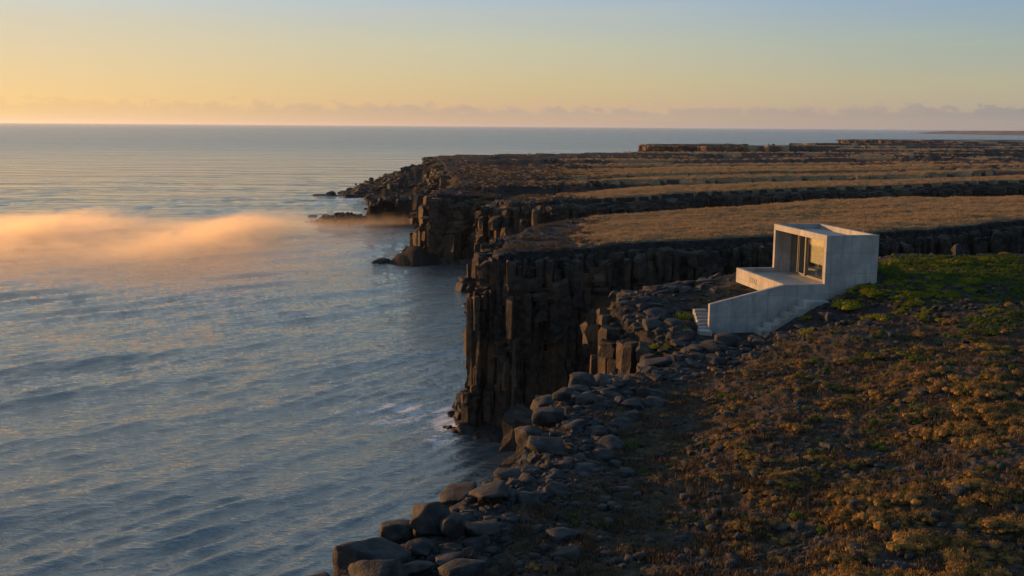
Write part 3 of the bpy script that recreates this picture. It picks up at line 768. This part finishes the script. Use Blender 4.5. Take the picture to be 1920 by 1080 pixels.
# local frame: x = v (inland, away from the sea), y = u (along the facade, away from the camera)
def prism(name, pts, z0, z1, mat=M_CONC, parent=CAB, bev=0.012):
    """vertical prism over polygon pts (local x,y)"""
    n = len(pts); V = [(x, y, z0) for x, y in pts] + [(x, y, z1) for x, y in pts]
    F = [tuple(range(n - 1, -1, -1)), tuple(range(n, 2 * n))] + [(i, (i + 1) % n, n + (i + 1) % n, n + i) for i in range(n)]
    me = bpy.data.meshes.new(name); me.from_pydata(V, [], F); me.update()
    o = link(name, me, mat, parent)
    if bev:
        b = o.modifiers.new('bevel', 'BEVEL'); b.width = bev; b.segments = 2
    return o
def box(name, x0, x1, y0, y1, z0, z1, mat=M_CONC, parent=CAB, bev=0.012):
    return prism(name, [(x0, y0), (x1, y0), (x1, y1), (x0, y1)], z0, z1, mat, parent, bev)
W = 0.26; D = 3.25; L = 7.55; FL = 17.2; CE = 19.93; TP = 20.3
def side_profile(name, y0, y1, poly, mat=M_CONC, parent=CAB, bev=0.012):
    """plate of thickness y0..y1 with outline poly in (x,z)"""
    n = len(poly); V = [(x, y0, z) for x, z in poly] + [(x, y1, z) for x, z in poly]
    F = [tuple(range(n)), tuple(range(2 * n - 1, n - 1, -1))] + [(i, n + i, n + (i + 1) % n, (i + 1) % n) for i in range(n)]
    me = bpy.data.meshes.new(name); me.from_pydata(V, [], F); me.update()
    o = link(name, me, mat, parent)
    if bev:
        b = o.modifiers.new('bevel', 'BEVEL'); b.width = bev; b.segments = 2
    return o
# camera-side wall runs on as the terrace edge and the sloping stair wall
side_profile('side_wall', 0, W, [(D, 15.2), (D, TP), (0, TP), (0, 17.475), (-2.45, 17.475), (-2.45, 14.0), (0, 14.0)])
side_profile('stair_wall', 0.0, W, [(-2.452, 14.0), (-2.452, 17.474), (-6.93, 16.42), (-6.93, 13.9)])
side_profile('side_wall', L - W, L, [(D, 15.0), (D, TP), (0, TP), (0, 15.0)])
box('rear_wall', D - W, D - 0.001, W + 0.002, L - W - 0.002, 15.0, TP - 0.004)
box('roof_fascia', 0.004, W, W + 0.002, L - W - 0.002, CE, TP - 0.004)
box('roof_slab', W + 0.002, D - W - 0.002, W + 0.002, L - W - 0.002, CE + 0.003, CE + 0.055, bev=0)
box('floor_slab', 0.0, D - W - 0.002, W + 0.002, L - W - 0.002, FL - 0.3, FL, bev=0)
box('terrace_slab', -2.45 + W, -0.002, W + 0.002, L - W - 0.002, 16.75, FL - 0.003, bev=0)
box('terrace_beam', -2.4, -0.3, W + 0.3, 2.2, 14.4, 16.748)
PAR = box('parapet', -2.45, -2.45 + W, W + 0.002, L, 16.55, 17.475)
box('parapet', -2.45 + W + 0.002, -0.004, L - W, L - 0.002, 16.55, 17.47)
box('foundation', 0.1, D - 0.1, 0.2, L - 0.1, 14.5, FL - 0.32, bev=0)
# lettering stained on the parapet
tx = bpy.data.curves.new('lettering', 'FONT'); tx.body = 'ETAZ'; tx.size = 0.42; tx.extrude = 0.004; tx.align_x = 'CENTER'; tx.align_y = 'CENTER'; tx.space_character = 1.15
to = bpy.data.objects.new('tmp_text', tx); COL.objects.link(to)
dg = bpy.context.evaluated_depsgraph_get(); tme = bpy.data.meshes.new_from_object(to.evaluated_get(dg)); tme.name = 'lettering'
bpy.data.objects.remove(to)
tme.materials.clear(); tme.materials.append(M_LETTER)
lo = link('lettering', tme, None, PAR); lo.location = (-2.455, 4.6, 17.02); lo.rotation_euler = (R(90), 0, R(-90))
# glazing
GV = 1.15
def fbar(parent, x0, x1, y0, y1, z0, z1, name='frame'): return box(name, x0, x1, y0, y1, z0, z1, M_FRAME, parent, 0.004)
GZ0, GZ1 = FL + 0.004, CE - 0.004
box('track', GV - 0.08, GV + 0.10, W + 0.004, L - W - 0.004, FL + 0.001, FL + 0.05, M_FRAME, CAB, 0.003)
box('track', GV - 0.08, GV + 0.10, W + 0.004, L - W - 0.004, CE - 0.07, CE - 0.003, M_FRAME, CAB, 0.003)
pan = [(W + 0.006, 2.55), (2.557, 4.86), (4.99, 6.18), (6.187, L - W - 0.006)]
for k, (y0, y1) in enumerate(pan):
    xo = GV + (0.03 if k == 2 else -0.03)
    d0 = thing('door', (0, 0, 0), '', ''); d0.parent = CAB; d0.name = 'sliding_door'
    for q in ('label', 'category'): del d0[q]
    fw = 0.07
    a, b = FL + 0.053, CE - 0.073
    fbar(d0, xo - .03, xo + .03, y0, y0 + fw, a, b); fbar(d0, xo - .03, xo + .03, y1 - fw, y1, a, b)
    fbar(d0, xo - .03, xo + .03, y0 + fw + .001, y1 - fw - .001, a, a + fw); fbar(d0, xo - .03, xo + .03, y0 + fw + .001, y1 - fw - .001, b - fw, b)
    box('pane', xo - .006, xo + .006, y0 + fw + .002, y1 - fw - .002, a + fw + .001, b - fw - .001, M_GLASS, d0, 0)
box('added_pale_panel', GV + 0.12, GV + 0.128, W + 0.05, 4.82, FL + 0.95, CE - 0.02, M_PALE_PANEL, CAB, 0)  # pale panel added to catch the sun and brighten the upper panes
box('mullion', GV - 0.16, GV + 0.06, 4.867, 4.983, FL + 0.052, CE - 0.072, M_FRAME, CAB, 0.004)
# stair flights
SH = [15.06, 15.36, 15.66, 15.97, 16.30, 16.66]
for k, z in enumerate(SH):
    v0 = -4.25 + 0.52 * k; v1 = v0 + 0.52 if k < 5 else -0.25
    box('step', v0 + 0.001, v1, -1.25, -0.002, 14.3, z)
for k in range(6):
    box('step', -7.45 + 0.06 * k, -6.4, 0.1 + 0.36 * k, 0.1 + 0.36 * k + (0.359), 14.2, 15.08 + 0.14 * k)
prism('landing', [(-7.6, -0.35), (-7.0, -0.75), (-6.935, 0.095), (-7.6, 0.095)], 14.2, 14.97)
# table and chair seen faintly behind the glass (things of their own)
def world_of(v, u): return (18.15 + v * ca_ - u * sa_, 61.3 + v * sa_ + u * ca_)
x, y = world_of(2.15, 3.6)
T = thing('table', (x, y, FL), 'small oak table behind the glass doors of the cabin', 'table', rot=R(9.5))
box('table_top', -.35, .35, -.7, .7, .70, .74, M_WOOD, T, .004)
for sx_ in (-.3, .3):
    for sy_ in (-.62, .62): box('leg', sx_ - .025, sx_ + .025, sy_ - .025, sy_ + .025, 0.001, .699, M_WOOD, T, .003)
x, y = world_of(1.95, 5.4)
T = thing('lounge_chair', (x, y, FL), 'pale lounge chair inside the cabin by the left glass panes', 'chair', rot=R(30))
box('seat', -.33, .33, -.33, .33, .32, .45, M_FABRIC, T, .03); box('backrest', .24, .36, -.33, .33, .45, .95, M_FABRIC, T, .03)
for sy_ in (-.38, .38): box('armrest', -.33, .33, sy_ - .04, sy_ + .04, .58, .63, M_WOOD, T, .01)
for sx_ in (-.29, .29):
    for sy_ in (-.38, .38): box('leg', sx_ - .02, sx_ + .02, sy_ - .02, sy_ + .02, .001, .58, M_WOOD, T, .003)

# ------------------------------------------------------------------ vegetation
def tuft_mesh(name, seed, mat, n=70, spread=0.5, height=0.5, leaf=0.10, up=0.5, blob=1.0, nl=(3, 6)):
    """a cushion of many small leaf faces"""
    rs = np.random.RandomState(seed); V = []; F = []
    lobes = [(rs.normal(0, spread * 0.38, 2), rs.uniform(0.45, 1.0)) for _ in range(rs.randint(*nl))]
    for k in range(n):
        (c, s) = lobes[rs.randint(len(lobes))]
        th = rs.uniform(0, 6.28); ph = math.acos(rs.uniform(0.0, 1.0)); rad = s * rs.uniform(0.7, 1.0)
        d = np.array([math.sin(ph) * math.cos(th), math.sin(ph) * math.sin(th), math.cos(ph)])
        p0 = np.array([c[0], c[1], 0]) + d * np.array([spread * 0.55, spread * 0.55, height]) * rad
        ax = d * (1 - up) + np.array([0, 0, up]) + rs.normal(0, 0.35, 3); ax /= np.linalg.norm(ax)
        sd = np.cross(ax, rs.normal(0, 1, 3)); sd /= np.linalg.norm(sd)
        ll = leaf * rs.uniform(0.7, 1.5); ww = leaf * rs.uniform(0.25, 0.5); b = len(V)
        V += [p0 - sd * ww - ax * ll * 0.5, p0 + sd * ww - ax * ll * 0.5, p0 + sd * ww * 0.4 + ax * ll, p0 - sd * ww * 0.4 + ax * ll]
        F.append((b, b + 1, b + 2, b + 3))
    # a solid core so the cushion is not see-through
    b = len(V); m = 7
    for (c, s) in lobes:
        b = len(V)
        for j, (rz, rw) in enumerate(((-0.1, 0.9), (0.45, 0.75))):
            for i in range(m):
                a = i * 6.283 / m; V.append((c[0] + math.cos(a) * spread * 0.5 * s * rw * blob * rs.uniform(.85, 1.1), c[1] + math.sin(a) * spread * 0.5 * s * rw * blob * rs.uniform(.85, 1.1), height * rz * s * blob))
        V.append((c[0], c[1], height * 0.78 * s * blob))
        for i in range(m):
            j = (i + 1) % m
            F.append((b + i, b + j, b + m + j, b + m + i)); F.append((b + m + i, b + m + j, b + 2 * m))
    me = bpy.data.meshes.new(name); me.from_pydata([tuple(v) for v in V], [], F); me.update(); me.materials.append(mat)
    return me
def blade_mesh(name, seed, mat, n=26, spread=0.5, height=0.4, width=0.03):
    rs = np.random.RandomState(seed); V = []; F = []
    for k in range(n):
        bx, by = rs.normal(0, spread * 0.4, 2); a = rs.uniform(0, 6.28); ln = rs.uniform(0.1, 0.5) * height; h = height * rs.uniform(0.6, 1.15); w = width * rs.uniform(0.7, 1.4)
        sx_, sy_ = -math.sin(a) * w, math.cos(a) * w; lx, ly = math.cos(a) * ln, math.sin(a) * ln; b = len(V)
        V += [(bx - sx_, by - sy_, -0.05), (bx + sx_, by + sy_, -0.05), (bx + sx_ * .7 + lx * .4, by + sy_ * .7 + ly * .4, h * .6), (bx - sx_ * .7 + lx * .4, by - sy_ * .7 + ly * .4, h * .6), (bx + lx, by + ly, h)]
        F += [(b, b + 1, b + 2, b + 3), (b + 3, b + 2, b + 4)]
    me = bpy.data.meshes.new(name); me.from_pydata(V, [], F); me.update(); me.materials.append(mat)
    return me
src = {}
def source(key, meshes):
    c = bpy.data.collections.new(key)
    for m in meshes:
        o = bpy.data.objects.new(m.name, m); c.objects.link(o)
    src[key] = c
DRYM = [tuft_mesh('heather_clump', 400 + k, M_DRY, 130, 0.68, 0.28, 0.055, 0.45, 0.9, (4, 8)) for k in range(6)]
MOSSM = [tuft_mesh('moss_cushion', 420 + k, M_MOSS, 420, 0.55, 0.26, 0.05, 0.3, 0.8, (6, 10)) for k in range(4)]
GREENM = [tuft_mesh('grass_clump', 440 + k, M_GREEN, 90, 0.6, 0.25, 0.07, 0.8) for k in range(4)]
STRAWM = [blade_mesh('straw_tuft', 460 + k, M_STRAW, 30, 0.6, 0.42, 0.035) for k in range(4)]
PEBM = [rock_mesh('loose_stone', 500 + k, 4, 0.6) for k in range(4)]
DARKM = [tuft_mesh('dark_heather_clump', 480 + k, M_DARKH, 90, 0.7, 0.24, 0.06, 0.4) for k in range(4)]
OLIVEM = [tuft_mesh('olive_heath_clump', 470 + k, M_OLIVE, 90, 0.6, 0.26, 0.055, 0.4) for k in range(4)]
DULLM = [blade_mesh('dry_grass_tuft', 490 + k, M_DULL, 24, 0.7, 0.26, 0.03) for k in range(3)]
for k, ms in (('olive', OLIVEM), ('dull', DULLM), ('blk', BOXY[:3] + SLAB[:3]), ('darkh', DARKM), ('dry', DRYM), ('moss', MOSSM), ('green', GREENM), ('straw', STRAWM), ('peb', PEBM)): source(k, ms)
def scatter(name, key, x, y, z, s, label):
    n = len(x); me = bpy.data.meshes.new(name); me.vertices.add(n)
    me.vertices.foreach_set('co', np.stack([x, y, z], 1).astype(np.float32).ravel()); me.update()
    attr(me, 'sc', s); attr(me, 'rz', np.random.uniform(0, 6.28, n))
    o = bpy.data.objects.new(name, me); COL.objects.link(o); o['kind'] = 'stuff'; o['label'] = label
    ng = bpy.data.node_groups.new(name, 'GeometryNodeTree')
    ng.interface.new_socket('Geometry', in_out='INPUT', socket_type='NodeSocketGeometry')
    ng.interface.new_socket('Geometry', in_out='OUTPUT', socket_type='NodeSocketGeometry')
    N = ng.nodes; Lk = ng.links
    gi = N.new('NodeGroupInput'); go = N.new('NodeGroupOutput'); ip = N.new('GeometryNodeInstanceOnPoints'); cinf = N.new('GeometryNodeCollectionInfo')
    cinf.inputs['Collection'].default_value = src[key]; cinf.inputs['Separate Children'].default_value = True; cinf.inputs['Reset Children'].default_value = True
    a1 = N.new('GeometryNodeInputNamedAttribute'); a1.data_type = 'FLOAT'; a1.inputs[0].default_value = 'sc'
    a2 = N.new('GeometryNodeInputNamedAttribute'); a2.data_type = 'FLOAT'; a2.inputs[0].default_value = 'rz'
    cx = N.new('ShaderNodeCombineXYZ'); Lk.new(a2.outputs[0], cx.inputs[2])
    Lk.new(gi.outputs[0], ip.inputs['Points']); Lk.new(cinf.outputs[0], ip.inputs['Instance']); ip.inputs['Pick Instance'].default_value = True
    Lk.new(cx.outputs[0], ip.inputs['Rotation']); Lk.new(a1.outputs[0], ip.inputs['Scale']); Lk.new(ip.outputs[0], go.inputs[0])
    md = o.modifiers.new('scatter', 'NODES'); md.node_group = ng
    return o
rs = np.random.RandomState(99)
def polar_pts(n, a0, a1, r0, r1, power=1.0):
    a = np.radians(rs.uniform(a0, a1, n)); r = r0 * (r1 / r0) ** (rs.rand(n) ** power)
    return r * np.sin(a), r * np.cos(a)
def cabin_free(x, y):
    v = (x - 18.15) * ca_ + (y - 61.3) * sa_; u = -(x - 18.15) * sa_ + (y - 61.3) * ca_
    return ~(((v > -2.7) & (v < 3.45) & (u > -0.1) & (u < 7.8)) | ((v > -8.2) & (v < 0.1) & (u > -1.5) & (u < 2.9)))
# near heath
x, y = polar_pts(130000, -18, 34, 17, 86); d = inside_dist(x, y)
rk, gr_, stw = masks(x, y, d)
keep = (d > 1.0) & cabin_free(x, y) & (y < 84)
clump = clump_f(x, y)
right = sst(1, 13, x - 0.16 * (y - 25))
nearr = sst(58, 26, np.hypot(x, y))
dens = sst(0.23, 0.48, clump + 0.20 * right - 0.10 + 0.12 * nearr) * (1 - rk * 0.9) * (0.14 + 0.80 * right) * (0.5 + 0.5 * nearr)
keep &= rs.rand(len(x)) < dens
x, y, d = x[keep], y[keep], d[keep]; rk, gr_ = rk[keep], gr_[keep]
z = ground_z(x, y, d); s = (0.20 + 0.52 * rs.rand(len(x)) ** 2.2) * (0.62 + 0.42 * right[keep])
isg = rs.rand(len(x)) < gr_ * 0.9 * sst(45, 56, y)
big = np.zeros(len(x), bool)
score = np.where(isg, 0, s / np.hypot(x, y)) * (np.abs(np.degrees(np.arctan2(x, y))) < 25)
order = np.argsort(-score)[:298]; big[order] = True
iso = (rs.rand(len(x)) < sst(30, 48, y) * sst(8, 16, x) * sst(-0.3, 0.3, fbm(x / 3, y / 2, 96, 3)) * 0.85) & ~big & ~isg
scatter('heather', 'olive', *(q[iso] for q in (x, y, z, s)), 'olive green low heath plants on the middle slope')
isd = (rs.rand(len(x)) < 0.40 - 0.5 * clump[keep]) & ~big & ~isg & ~iso
isg = isg | iso
scatter('heather', 'darkh', *(q[isd] for q in (x, y, z, s)), 'dark olive heather between the rust brown clumps')
scatter('heather', 'dry', *(q[~isg & ~big & ~isd & ~iso] for q in (x, y, z, s)), 'rust brown heather clumps covering the near heath')
isg = isg & ~iso
scatter('grass', 'green', *(q[isg] for q in (x, y, z, s)), 'short green grass on the heath right of the cabin')
hx = order
for k in order:
    o = bpy.data.objects.new('heather_bush', DRYM[k % 6]); COL.objects.link(o)
    sc_ = s[k] * 1.15; o.location = (x[k], y[k], z[k]); o.scale = (sc_, sc_, sc_ * rs.uniform(0.8, 1.3)); o.rotation_euler = (0, 0, rs.uniform(0, 6.28))
    sw = 'big' if k in order[:90] else 'smaller'
    pa = math.degrees(math.atan2(x[k], y[k])); pr = math.hypot(x[k], y[k])
    wh = ('along the bottom edge' if pr < 26 else 'low on the heath' if pr < 33 else 'halfway up the heath' if pr < 44 else 'high on the heath below the cabin') + \
         (' on the left beside the boulders' if pa < 7 else ' in the middle of the slope' if pa < 15 else ' toward the right side')
    o['label'] = sw + ' rust brown heather bush ' + wh; o['category'] = 'bush'; o['group'] = sw + ' heather bushes ' + wh
# mixed low green on the brown heath
x, y = polar_pts(26000, 2, 32, 30, 84); d = inside_dist(x, y); rk, gr_, stw = masks(x, y, d)
keep = (d > 1.5) & cabin_free(x, y) & (y < 84) & (rs.rand(len(x)) < (0.012 + 0.97 * gr_ * sst(38, 56, y)) * (1 - rk))
x, y, d = x[keep], y[keep], d[keep]
scatter('grass', 'green', x, y, ground_z(x, y, d), rs.uniform(0.25, 0.7, len(x)), 'scattered green grass tufts among the heather')
x, y = polar_pts(24000, 8, 30, 52, 82); d = inside_dist(x, y)
keep = cabin_free(x, y) & (d > 1.5) & (fbm(x / 1.5, y / 1.1, 97, 3) + 0.5 * np.exp(-(((x - 22) / 6) ** 2 + ((y - 59) / 5) ** 2)) + 0.3 * np.exp(-(((x - 30) / 9) ** 2 + ((y - 72) / 4) ** 2)) > 0.60) & (x > 14.5)
x, y, d = x[keep], y[keep], d[keep]
scatter('moss', 'moss', x, y, ground_z(x, y, d), rs.uniform(0.2, 0.6, len(x)), 'scraps of yellow green moss over the dark rock beside the cabin')
# loose stones
x, y = polar_pts(26000, -16, 30, 18, 84); d = inside_dist(x, y); rk, gr_, stw = masks(x, y, d)
keep = (d > 0.2) & cabin_free(x, y) & (y < 84) & (rs.rand(len(x)) < 0.28 + 0.5 * rk)
x, y, d = x[keep], y[keep], d[keep]
scatter('rubble', 'peb', x, y, ground_z(x, y, d), 0.12 + 0.35 * rs.rand(len(x)) ** 3, 'loose dark stones strewn over the rocky rim')
x, y = polar_pts(15000, -14, 24, 22, 80); d = inside_dist(x, y); rk, gr_, stw = masks(x, y, d)
keep = (d > 0.3) & cabin_free(x, y) & (y < 80) & (rs.rand(len(x)) < 0.004 + 0.42 * rk * sst(8, 1, d))
x, y, d = x[keep], y[keep], d[keep]
scatter('rock_litter', 'blk', x, y, ground_z(x, y, d) - 0.05, 0.30 + 0.5 * rs.rand(len(x)) ** 2, 'charcoal rock fragments packed between the boulders')
# fallen blocks on the far point and along the foot of the cliffs
def blocks(n, cx, cy, rx, ry, s0, s1, zmin=-0.6, zmax=12):
    a = rs.uniform(0, 6.28, n); q = np.sqrt(rs.rand(n)); x = cx + rx * q * np.cos(a); y = cy + ry * q * np.sin(a)
    z = ground_z(x, y); k = (z > zmin) & (z < zmax)
    return x[k], y[k], z[k], (s0 + (s1 - s0) * rs.rand(k.sum()) ** 2.5)
parts_ = [blocks(900, -30, 425, 40, 46, 1.2, 4.5), blocks(260, -46, 293, 12, 6, 0.9, 2.6), blocks(260, -26, 298, 17, 10, 0.9, 3.0), blocks(60, -56, 401, 9, 8, 1.2, 3.0)]
x, y, z, s = (np.concatenate([p_[k] for p_ in parts_]) for k in range(4))
scatter('fallen_rocks', 'blk', x, y, z - s * 0.1, s, 'dark fallen rocks covering the low point far off')
xs_, ys_ = [], []
for (i0, i1, o0, o1, n) in ((ci((7, 96)), ci((1.6, 118)), 1.5, 4.2, 130), (ci((-1.6, 171.5)), ci((-12, 245)), 2.0, 6.5, 240)):
    al = along([COAST[k] for k in range(i0, i1 + 1)], 0.5)
    for q in rs.randint(0, len(al), n):
        px_, py_, nx, ny = al[q]; o = rs.uniform(o0, o1); xs_.append(px_ + nx * o); ys_.append(py_ + ny * o)
x, y = np.array(xs_), np.array(ys_); s = (0.7 + 1.6 * rs.rand(len(x)) ** 2) * np.where(y > 150, 1.7, 1.0)
scatter('fallen_rocks', 'blk', x, y, np.full(len(x), 0.05) + 0.15 * s * rs.rand(len(x)), s, 'wetted dark rocks at the water line under the cliffs')
x, y = polar_pts(26000, -6, 12, 88, 420); d = inside_dist(x, y); q = x / y + 0.02 * fbm(x / 8, y / 8, 98, 3)
keep = (d > 0.2) & (rs.rand(len(x)) < 0.5 * sst(0.10, 0.05, q)) & (gully(x, y) < 2)
x, y, d = x[keep], y[keep], d[keep]; s = (0.22 + 0.75 * rs.rand(len(x)) ** 3) * np.clip(y / 110, 1, 2.2)
scatter('rock_litter', 'blk', x, y, ground_z(x, y, d) - 0.12 * s, s, 'broken dark rock covering the bare rims of the farther cliffs')
x, y = polar_pts(9000, -3, 9, 88, 380); d = inside_dist(x, y)
keep = (d > 0.8) & (fbm(x / 3, y / 2, 99, 3) > 0.08) & (x / y < 0.09)
x, y, d = x[keep], y[keep], d[keep]
scatter('dry_grass', 'dull', x, y, ground_z(x, y, d), rs.uniform(0.5, 1.1, len(x)) * np.clip(y / 130, 1, 2), 'thin dull grass among the rocks of the farther rims')
# dull dry grass on the shaded strip beside the boulders
x, y = polar_pts(30000, -14, 30, 18, 80); d = inside_dist(x, y); rk, gr_, stw = masks(x, y, d)
keep = (d > 1.2) & cabin_free(x, y) & (y < 80) & (rs.rand(len(x)) < (1 - rk) * sst(-0.2, 0.4, fbm(x / 1.3, y / 1.3, 95, 3)))
x, y, d = x[keep], y[keep], d[keep]
scatter('dry_grass', 'dull', x, y, ground_z(x, y, d), rs.uniform(0.25, 0.65, len(x)), 'dull dry grass and dead stems over dark soil')
# straw grass on the farther terraces
for (n, r0, r1, sm, nm) in ((40000, 92, 150, 0.55, 'straw grass on the sunlit terrace behind the cabin'), (46000, 150, 330, 0.8, 'straw grass strips on the farther terraces'), (30000, 300, 900, 1.3, 'straw grass on the far plateau')):
    x, y = polar_pts(n, -5, 31, r0, r1); d = inside_dist(x, y); rk, gr_, stw = masks(x, y, d); gl = gully(x, y)
    keep = (d > 1.5) & (gl < 0.5) & (y > 86) & (rs.rand(n) < (1 - rk) * sst(-0.75, -0.25, fbm(x / 9, y / 5, 93, 3)) * (1 - 0.9 * dark_belt(x, y)))
    x, y, d = x[keep], y[keep], d[keep]
    scatter('straw_grass', 'straw', x, y, ground_z(x, y, d), rs.uniform(0.6, 1.2, len(x)) * sm, nm)
# moss cushions: things of their own
MOSS = [(18.9, 58.9, 1.5, 'brightest yellow green moss cushion, below the cabin corner'), (20.2, 59.5, 1.1, 'long yellow moss cushion just right of the brightest one'),
        (19.9, 56.2, 0.9, 'green moss patch lower down the slope under the bright cushions'), (22.0, 59.3, 0.8, 'small yellow moss cushion right of the long one'),
        (16.2, 56.0, 1.0, 'dull moss streak in front of the stair foot'), (24.5, 61.5, 0.9, 'moss cushion on the ridge line right of the cabin base'),
        (25.6, 64.2, 1.0, 'two lobed moss cushion right of the cabin wall'), (27.2, 62.5, 1.3, 'yellow cushion in the middle of the green meadow edge'),
        (23.4, 66.0, 1.6, 'dark green shrub touching the rear corner of the cabin'), (22.6, 62.2, 1.0, 'green moss along the foot of the cabin side wall'),
        (20.4, 60.4, 0.7, 'small green moss at the cabin corner beside the top step'), (10.4, 62.4, 1.3, 'green moss bank behind the stair wall'),
        (8.6, 57.6, 0.9, 'round green moss cushion left of the stair landing'), (9.9, 59.9, 0.8, 'small moss tuft beside the far steps'),
        (29.6, 71.8, 1.3, 'yellow moss hummock on the skyline ledge right of the cabin'), (32.5, 72.5, 1.2, 'orange green hummock near the upright stone'),
        (36.5, 71.0, 1.4, 'yellow hummock close to the right edge of the view'), (26.6, 73.2, 1.2, 'moss hummock on the ledge nearest the cabin')]
for k, (x, y, s, lab) in enumerate(MOSS):
    o = bpy.data.objects.new('moss_cushion', MOSSM[k % 4] if 'shrub' not in lab else GREENM[0]); COL.objects.link(o)
    o.location = (x, y, gz(x, y) - 0.02); o.scale = (s * 1.5, s * 1.2, s * 1.05); o.rotation_euler = (0, 0, k * 1.3); o['label'] = lab; o['category'] = 'moss'
    if 'shrub' in lab: o.scale = (1.9, 1.9, 4.0); o.name = 'green_shrub'; o['category'] = 'shrub'

# ------------------------------------------------------------------ sea mist
def mist():
    me = bpy.data.meshes.new('sea_mist')
    x0, x1, y0, y1, z0, z1 = -210, -18, 148, 310, 0.6, 9.5
    V = [(x, y, z) for z in (z0, z1) for y in (y0, y1) for x in (x0, x1)]
    F = [(0, 2, 3, 1), (4, 5, 7, 6), (0, 1, 5, 4), (2, 6, 7, 3), (0, 4, 6, 2), (1, 3, 7, 5)]
    me.from_pydata(V, [], F); me.update()
    m = bpy.data.materials.new('sea_mist'); m.use_nodes = True; t = NT(m.node_tree)
    for n in list(t.n): t.n.remove(n)
    out = t.node('ShaderNodeOutputMaterial'); pv = t.node('ShaderNodeVolumePrincipled'); t.l.new(pv.outputs[0], out.inputs['Volume'])
    pv.inputs['Color'].default_value = (1.0, 0.87, 0.66, 1); pv.inputs['Anisotropy'].default_value = 0.5
    geo = t.node('ShaderNodeNewGeometry').outputs['Position']
    s = t.node('ShaderNodeSeparateXYZ'); t.put(s.inputs[0], geo)
    big = t.noise(t.vec(geo, scale=(0.030, 0.03, 0.02)), 1.0, 2, 0.5)
    fine = t.noise(t.vec(geo, scale=(0.11, 0.11, 0.20)), 1.0, 5, 0.65, 0.5)
    def lump(x, w):
        q = t.math('DIVIDE', t.math('SUBTRACT', s.outputs[0], x), w)
        return t.math('EXPONENT', t.math('MULTIPLY', t.math('MULTIPLY', q, q), -1.0))
    lumps = t.math('ADD', t.math('ADD', t.math('MULTIPLY', lump(-112, 20), 3.6), t.math('MULTIPLY', lump(-66, 17), 3.8)), t.math('MULTIPLY', lump(-165, 22), 3.0))
    lumps = t.math('ADD', lumps, t.math('ADD', t.math('MULTIPLY', lump(-104, 6), 1.9), t.math('ADD', t.math('MULTIPLY', lump(-61, 7), 1.7), t.math('MULTIPLY', lump(-126, 6), 1.1))))
    topz = t.math('ADD', t.math('ADD', t.math('MULTIPLY', big, 5.5), lumps), -1.6)           # local top of the bank
    rag = t.math('ADD', s.outputs[2], t.math('MULTIPLY', t.math('SUBTRACT', fine, 0.5), 6.5))
    hcore = t.rng(t.math('DIVIDE', rag, t.math('MAXIMUM', topz, 0.4)), 0.45, 1.0, 1, 0)
    core = t.math('MULTIPLY', hcore, t.rng(s.outputs[1], 182, 232)); core = t.math('MULTIPLY', core, t.rng(s.outputs[1], 292, 256))
    core = t.math('MULTIPLY', core, t.rng(s.outputs[0], -44, -66, 0.0, 1.0))
    veil = t.math('MULTIPLY', t.rng(s.outputs[2], 3.2, 0.5), t.math('MULTIPLY', t.rng(s.outputs[1], 150, 215), t.rng(s.outputs[1], 300, 262)))
    veil = t.math('MULTIPLY', veil, t.rng(s.outputs[0], -24, -52))
    q1 = t.math('DIVIDE', t.math('ADD', s.outputs[0], 34), 8.0); q2 = t.math('DIVIDE', t.math('SUBTRACT', s.outputs[1], 281), 5.0)
    patch = t.math('EXPONENT', t.math('MULTIPLY', t.math('ADD', t.math('MULTIPLY', q1, q1), t.math('MULTIPLY', q2, q2)), -1.0))
    patch = t.math('MULTIPLY', patch, t.rng(rag, 3.4, 0.5))
    dn = t.math('ADD', t.math('MULTIPLY', t.math('MULTIPLY', core, t.rng(fine, 0.38, 0.58)), 0.10), t.math('MULTIPLY', veil, t.rng(big, 0.25, 0.65, 0.014, 0.042)))
    dn = t.math('ADD', dn, t.math('MULTIPLY', patch, 0.05))
    t.put(pv.inputs['Density'], dn)
    o = link('sea_mist', me, m, kind='stuff', label='low bank of orange lit sea mist drifting over the water')
mist()

# ------------------------------------------------------------------ thin haze over everything
def haze():
    me = bpy.data.meshes.new('haze'); q = 230000; z0, z1 = -5.0, 150.0
    V = [(x, y, z) for z in (z0, z1) for y in (-q, q) for x in (-q, q)]
    F = [(0, 2, 3, 1), (4, 5, 7, 6), (0, 1, 5, 4), (2, 6, 7, 3), (0, 4, 6, 2), (1, 3, 7, 5)]
    me.from_pydata(V, [], F); me.update()
    m = bpy.data.materials.new('haze'); m.use_nodes = True; t = NT(m.node_tree)
    for n in list(t.n): t.n.remove(n)
    out = t.node('ShaderNodeOutputMaterial'); pv = t.node('ShaderNodeVolumePrincipled'); t.l.new(pv.outputs[0], out.inputs['Volume'])
    pv.inputs['Color'].default_value = (0.78, 0.89, 1.0, 1); pv.inputs['Density'].default_value = 0.000026; pv.inputs['Anisotropy'].default_value = 0.45
    link('haze', me, m, kind='stuff')
haze()
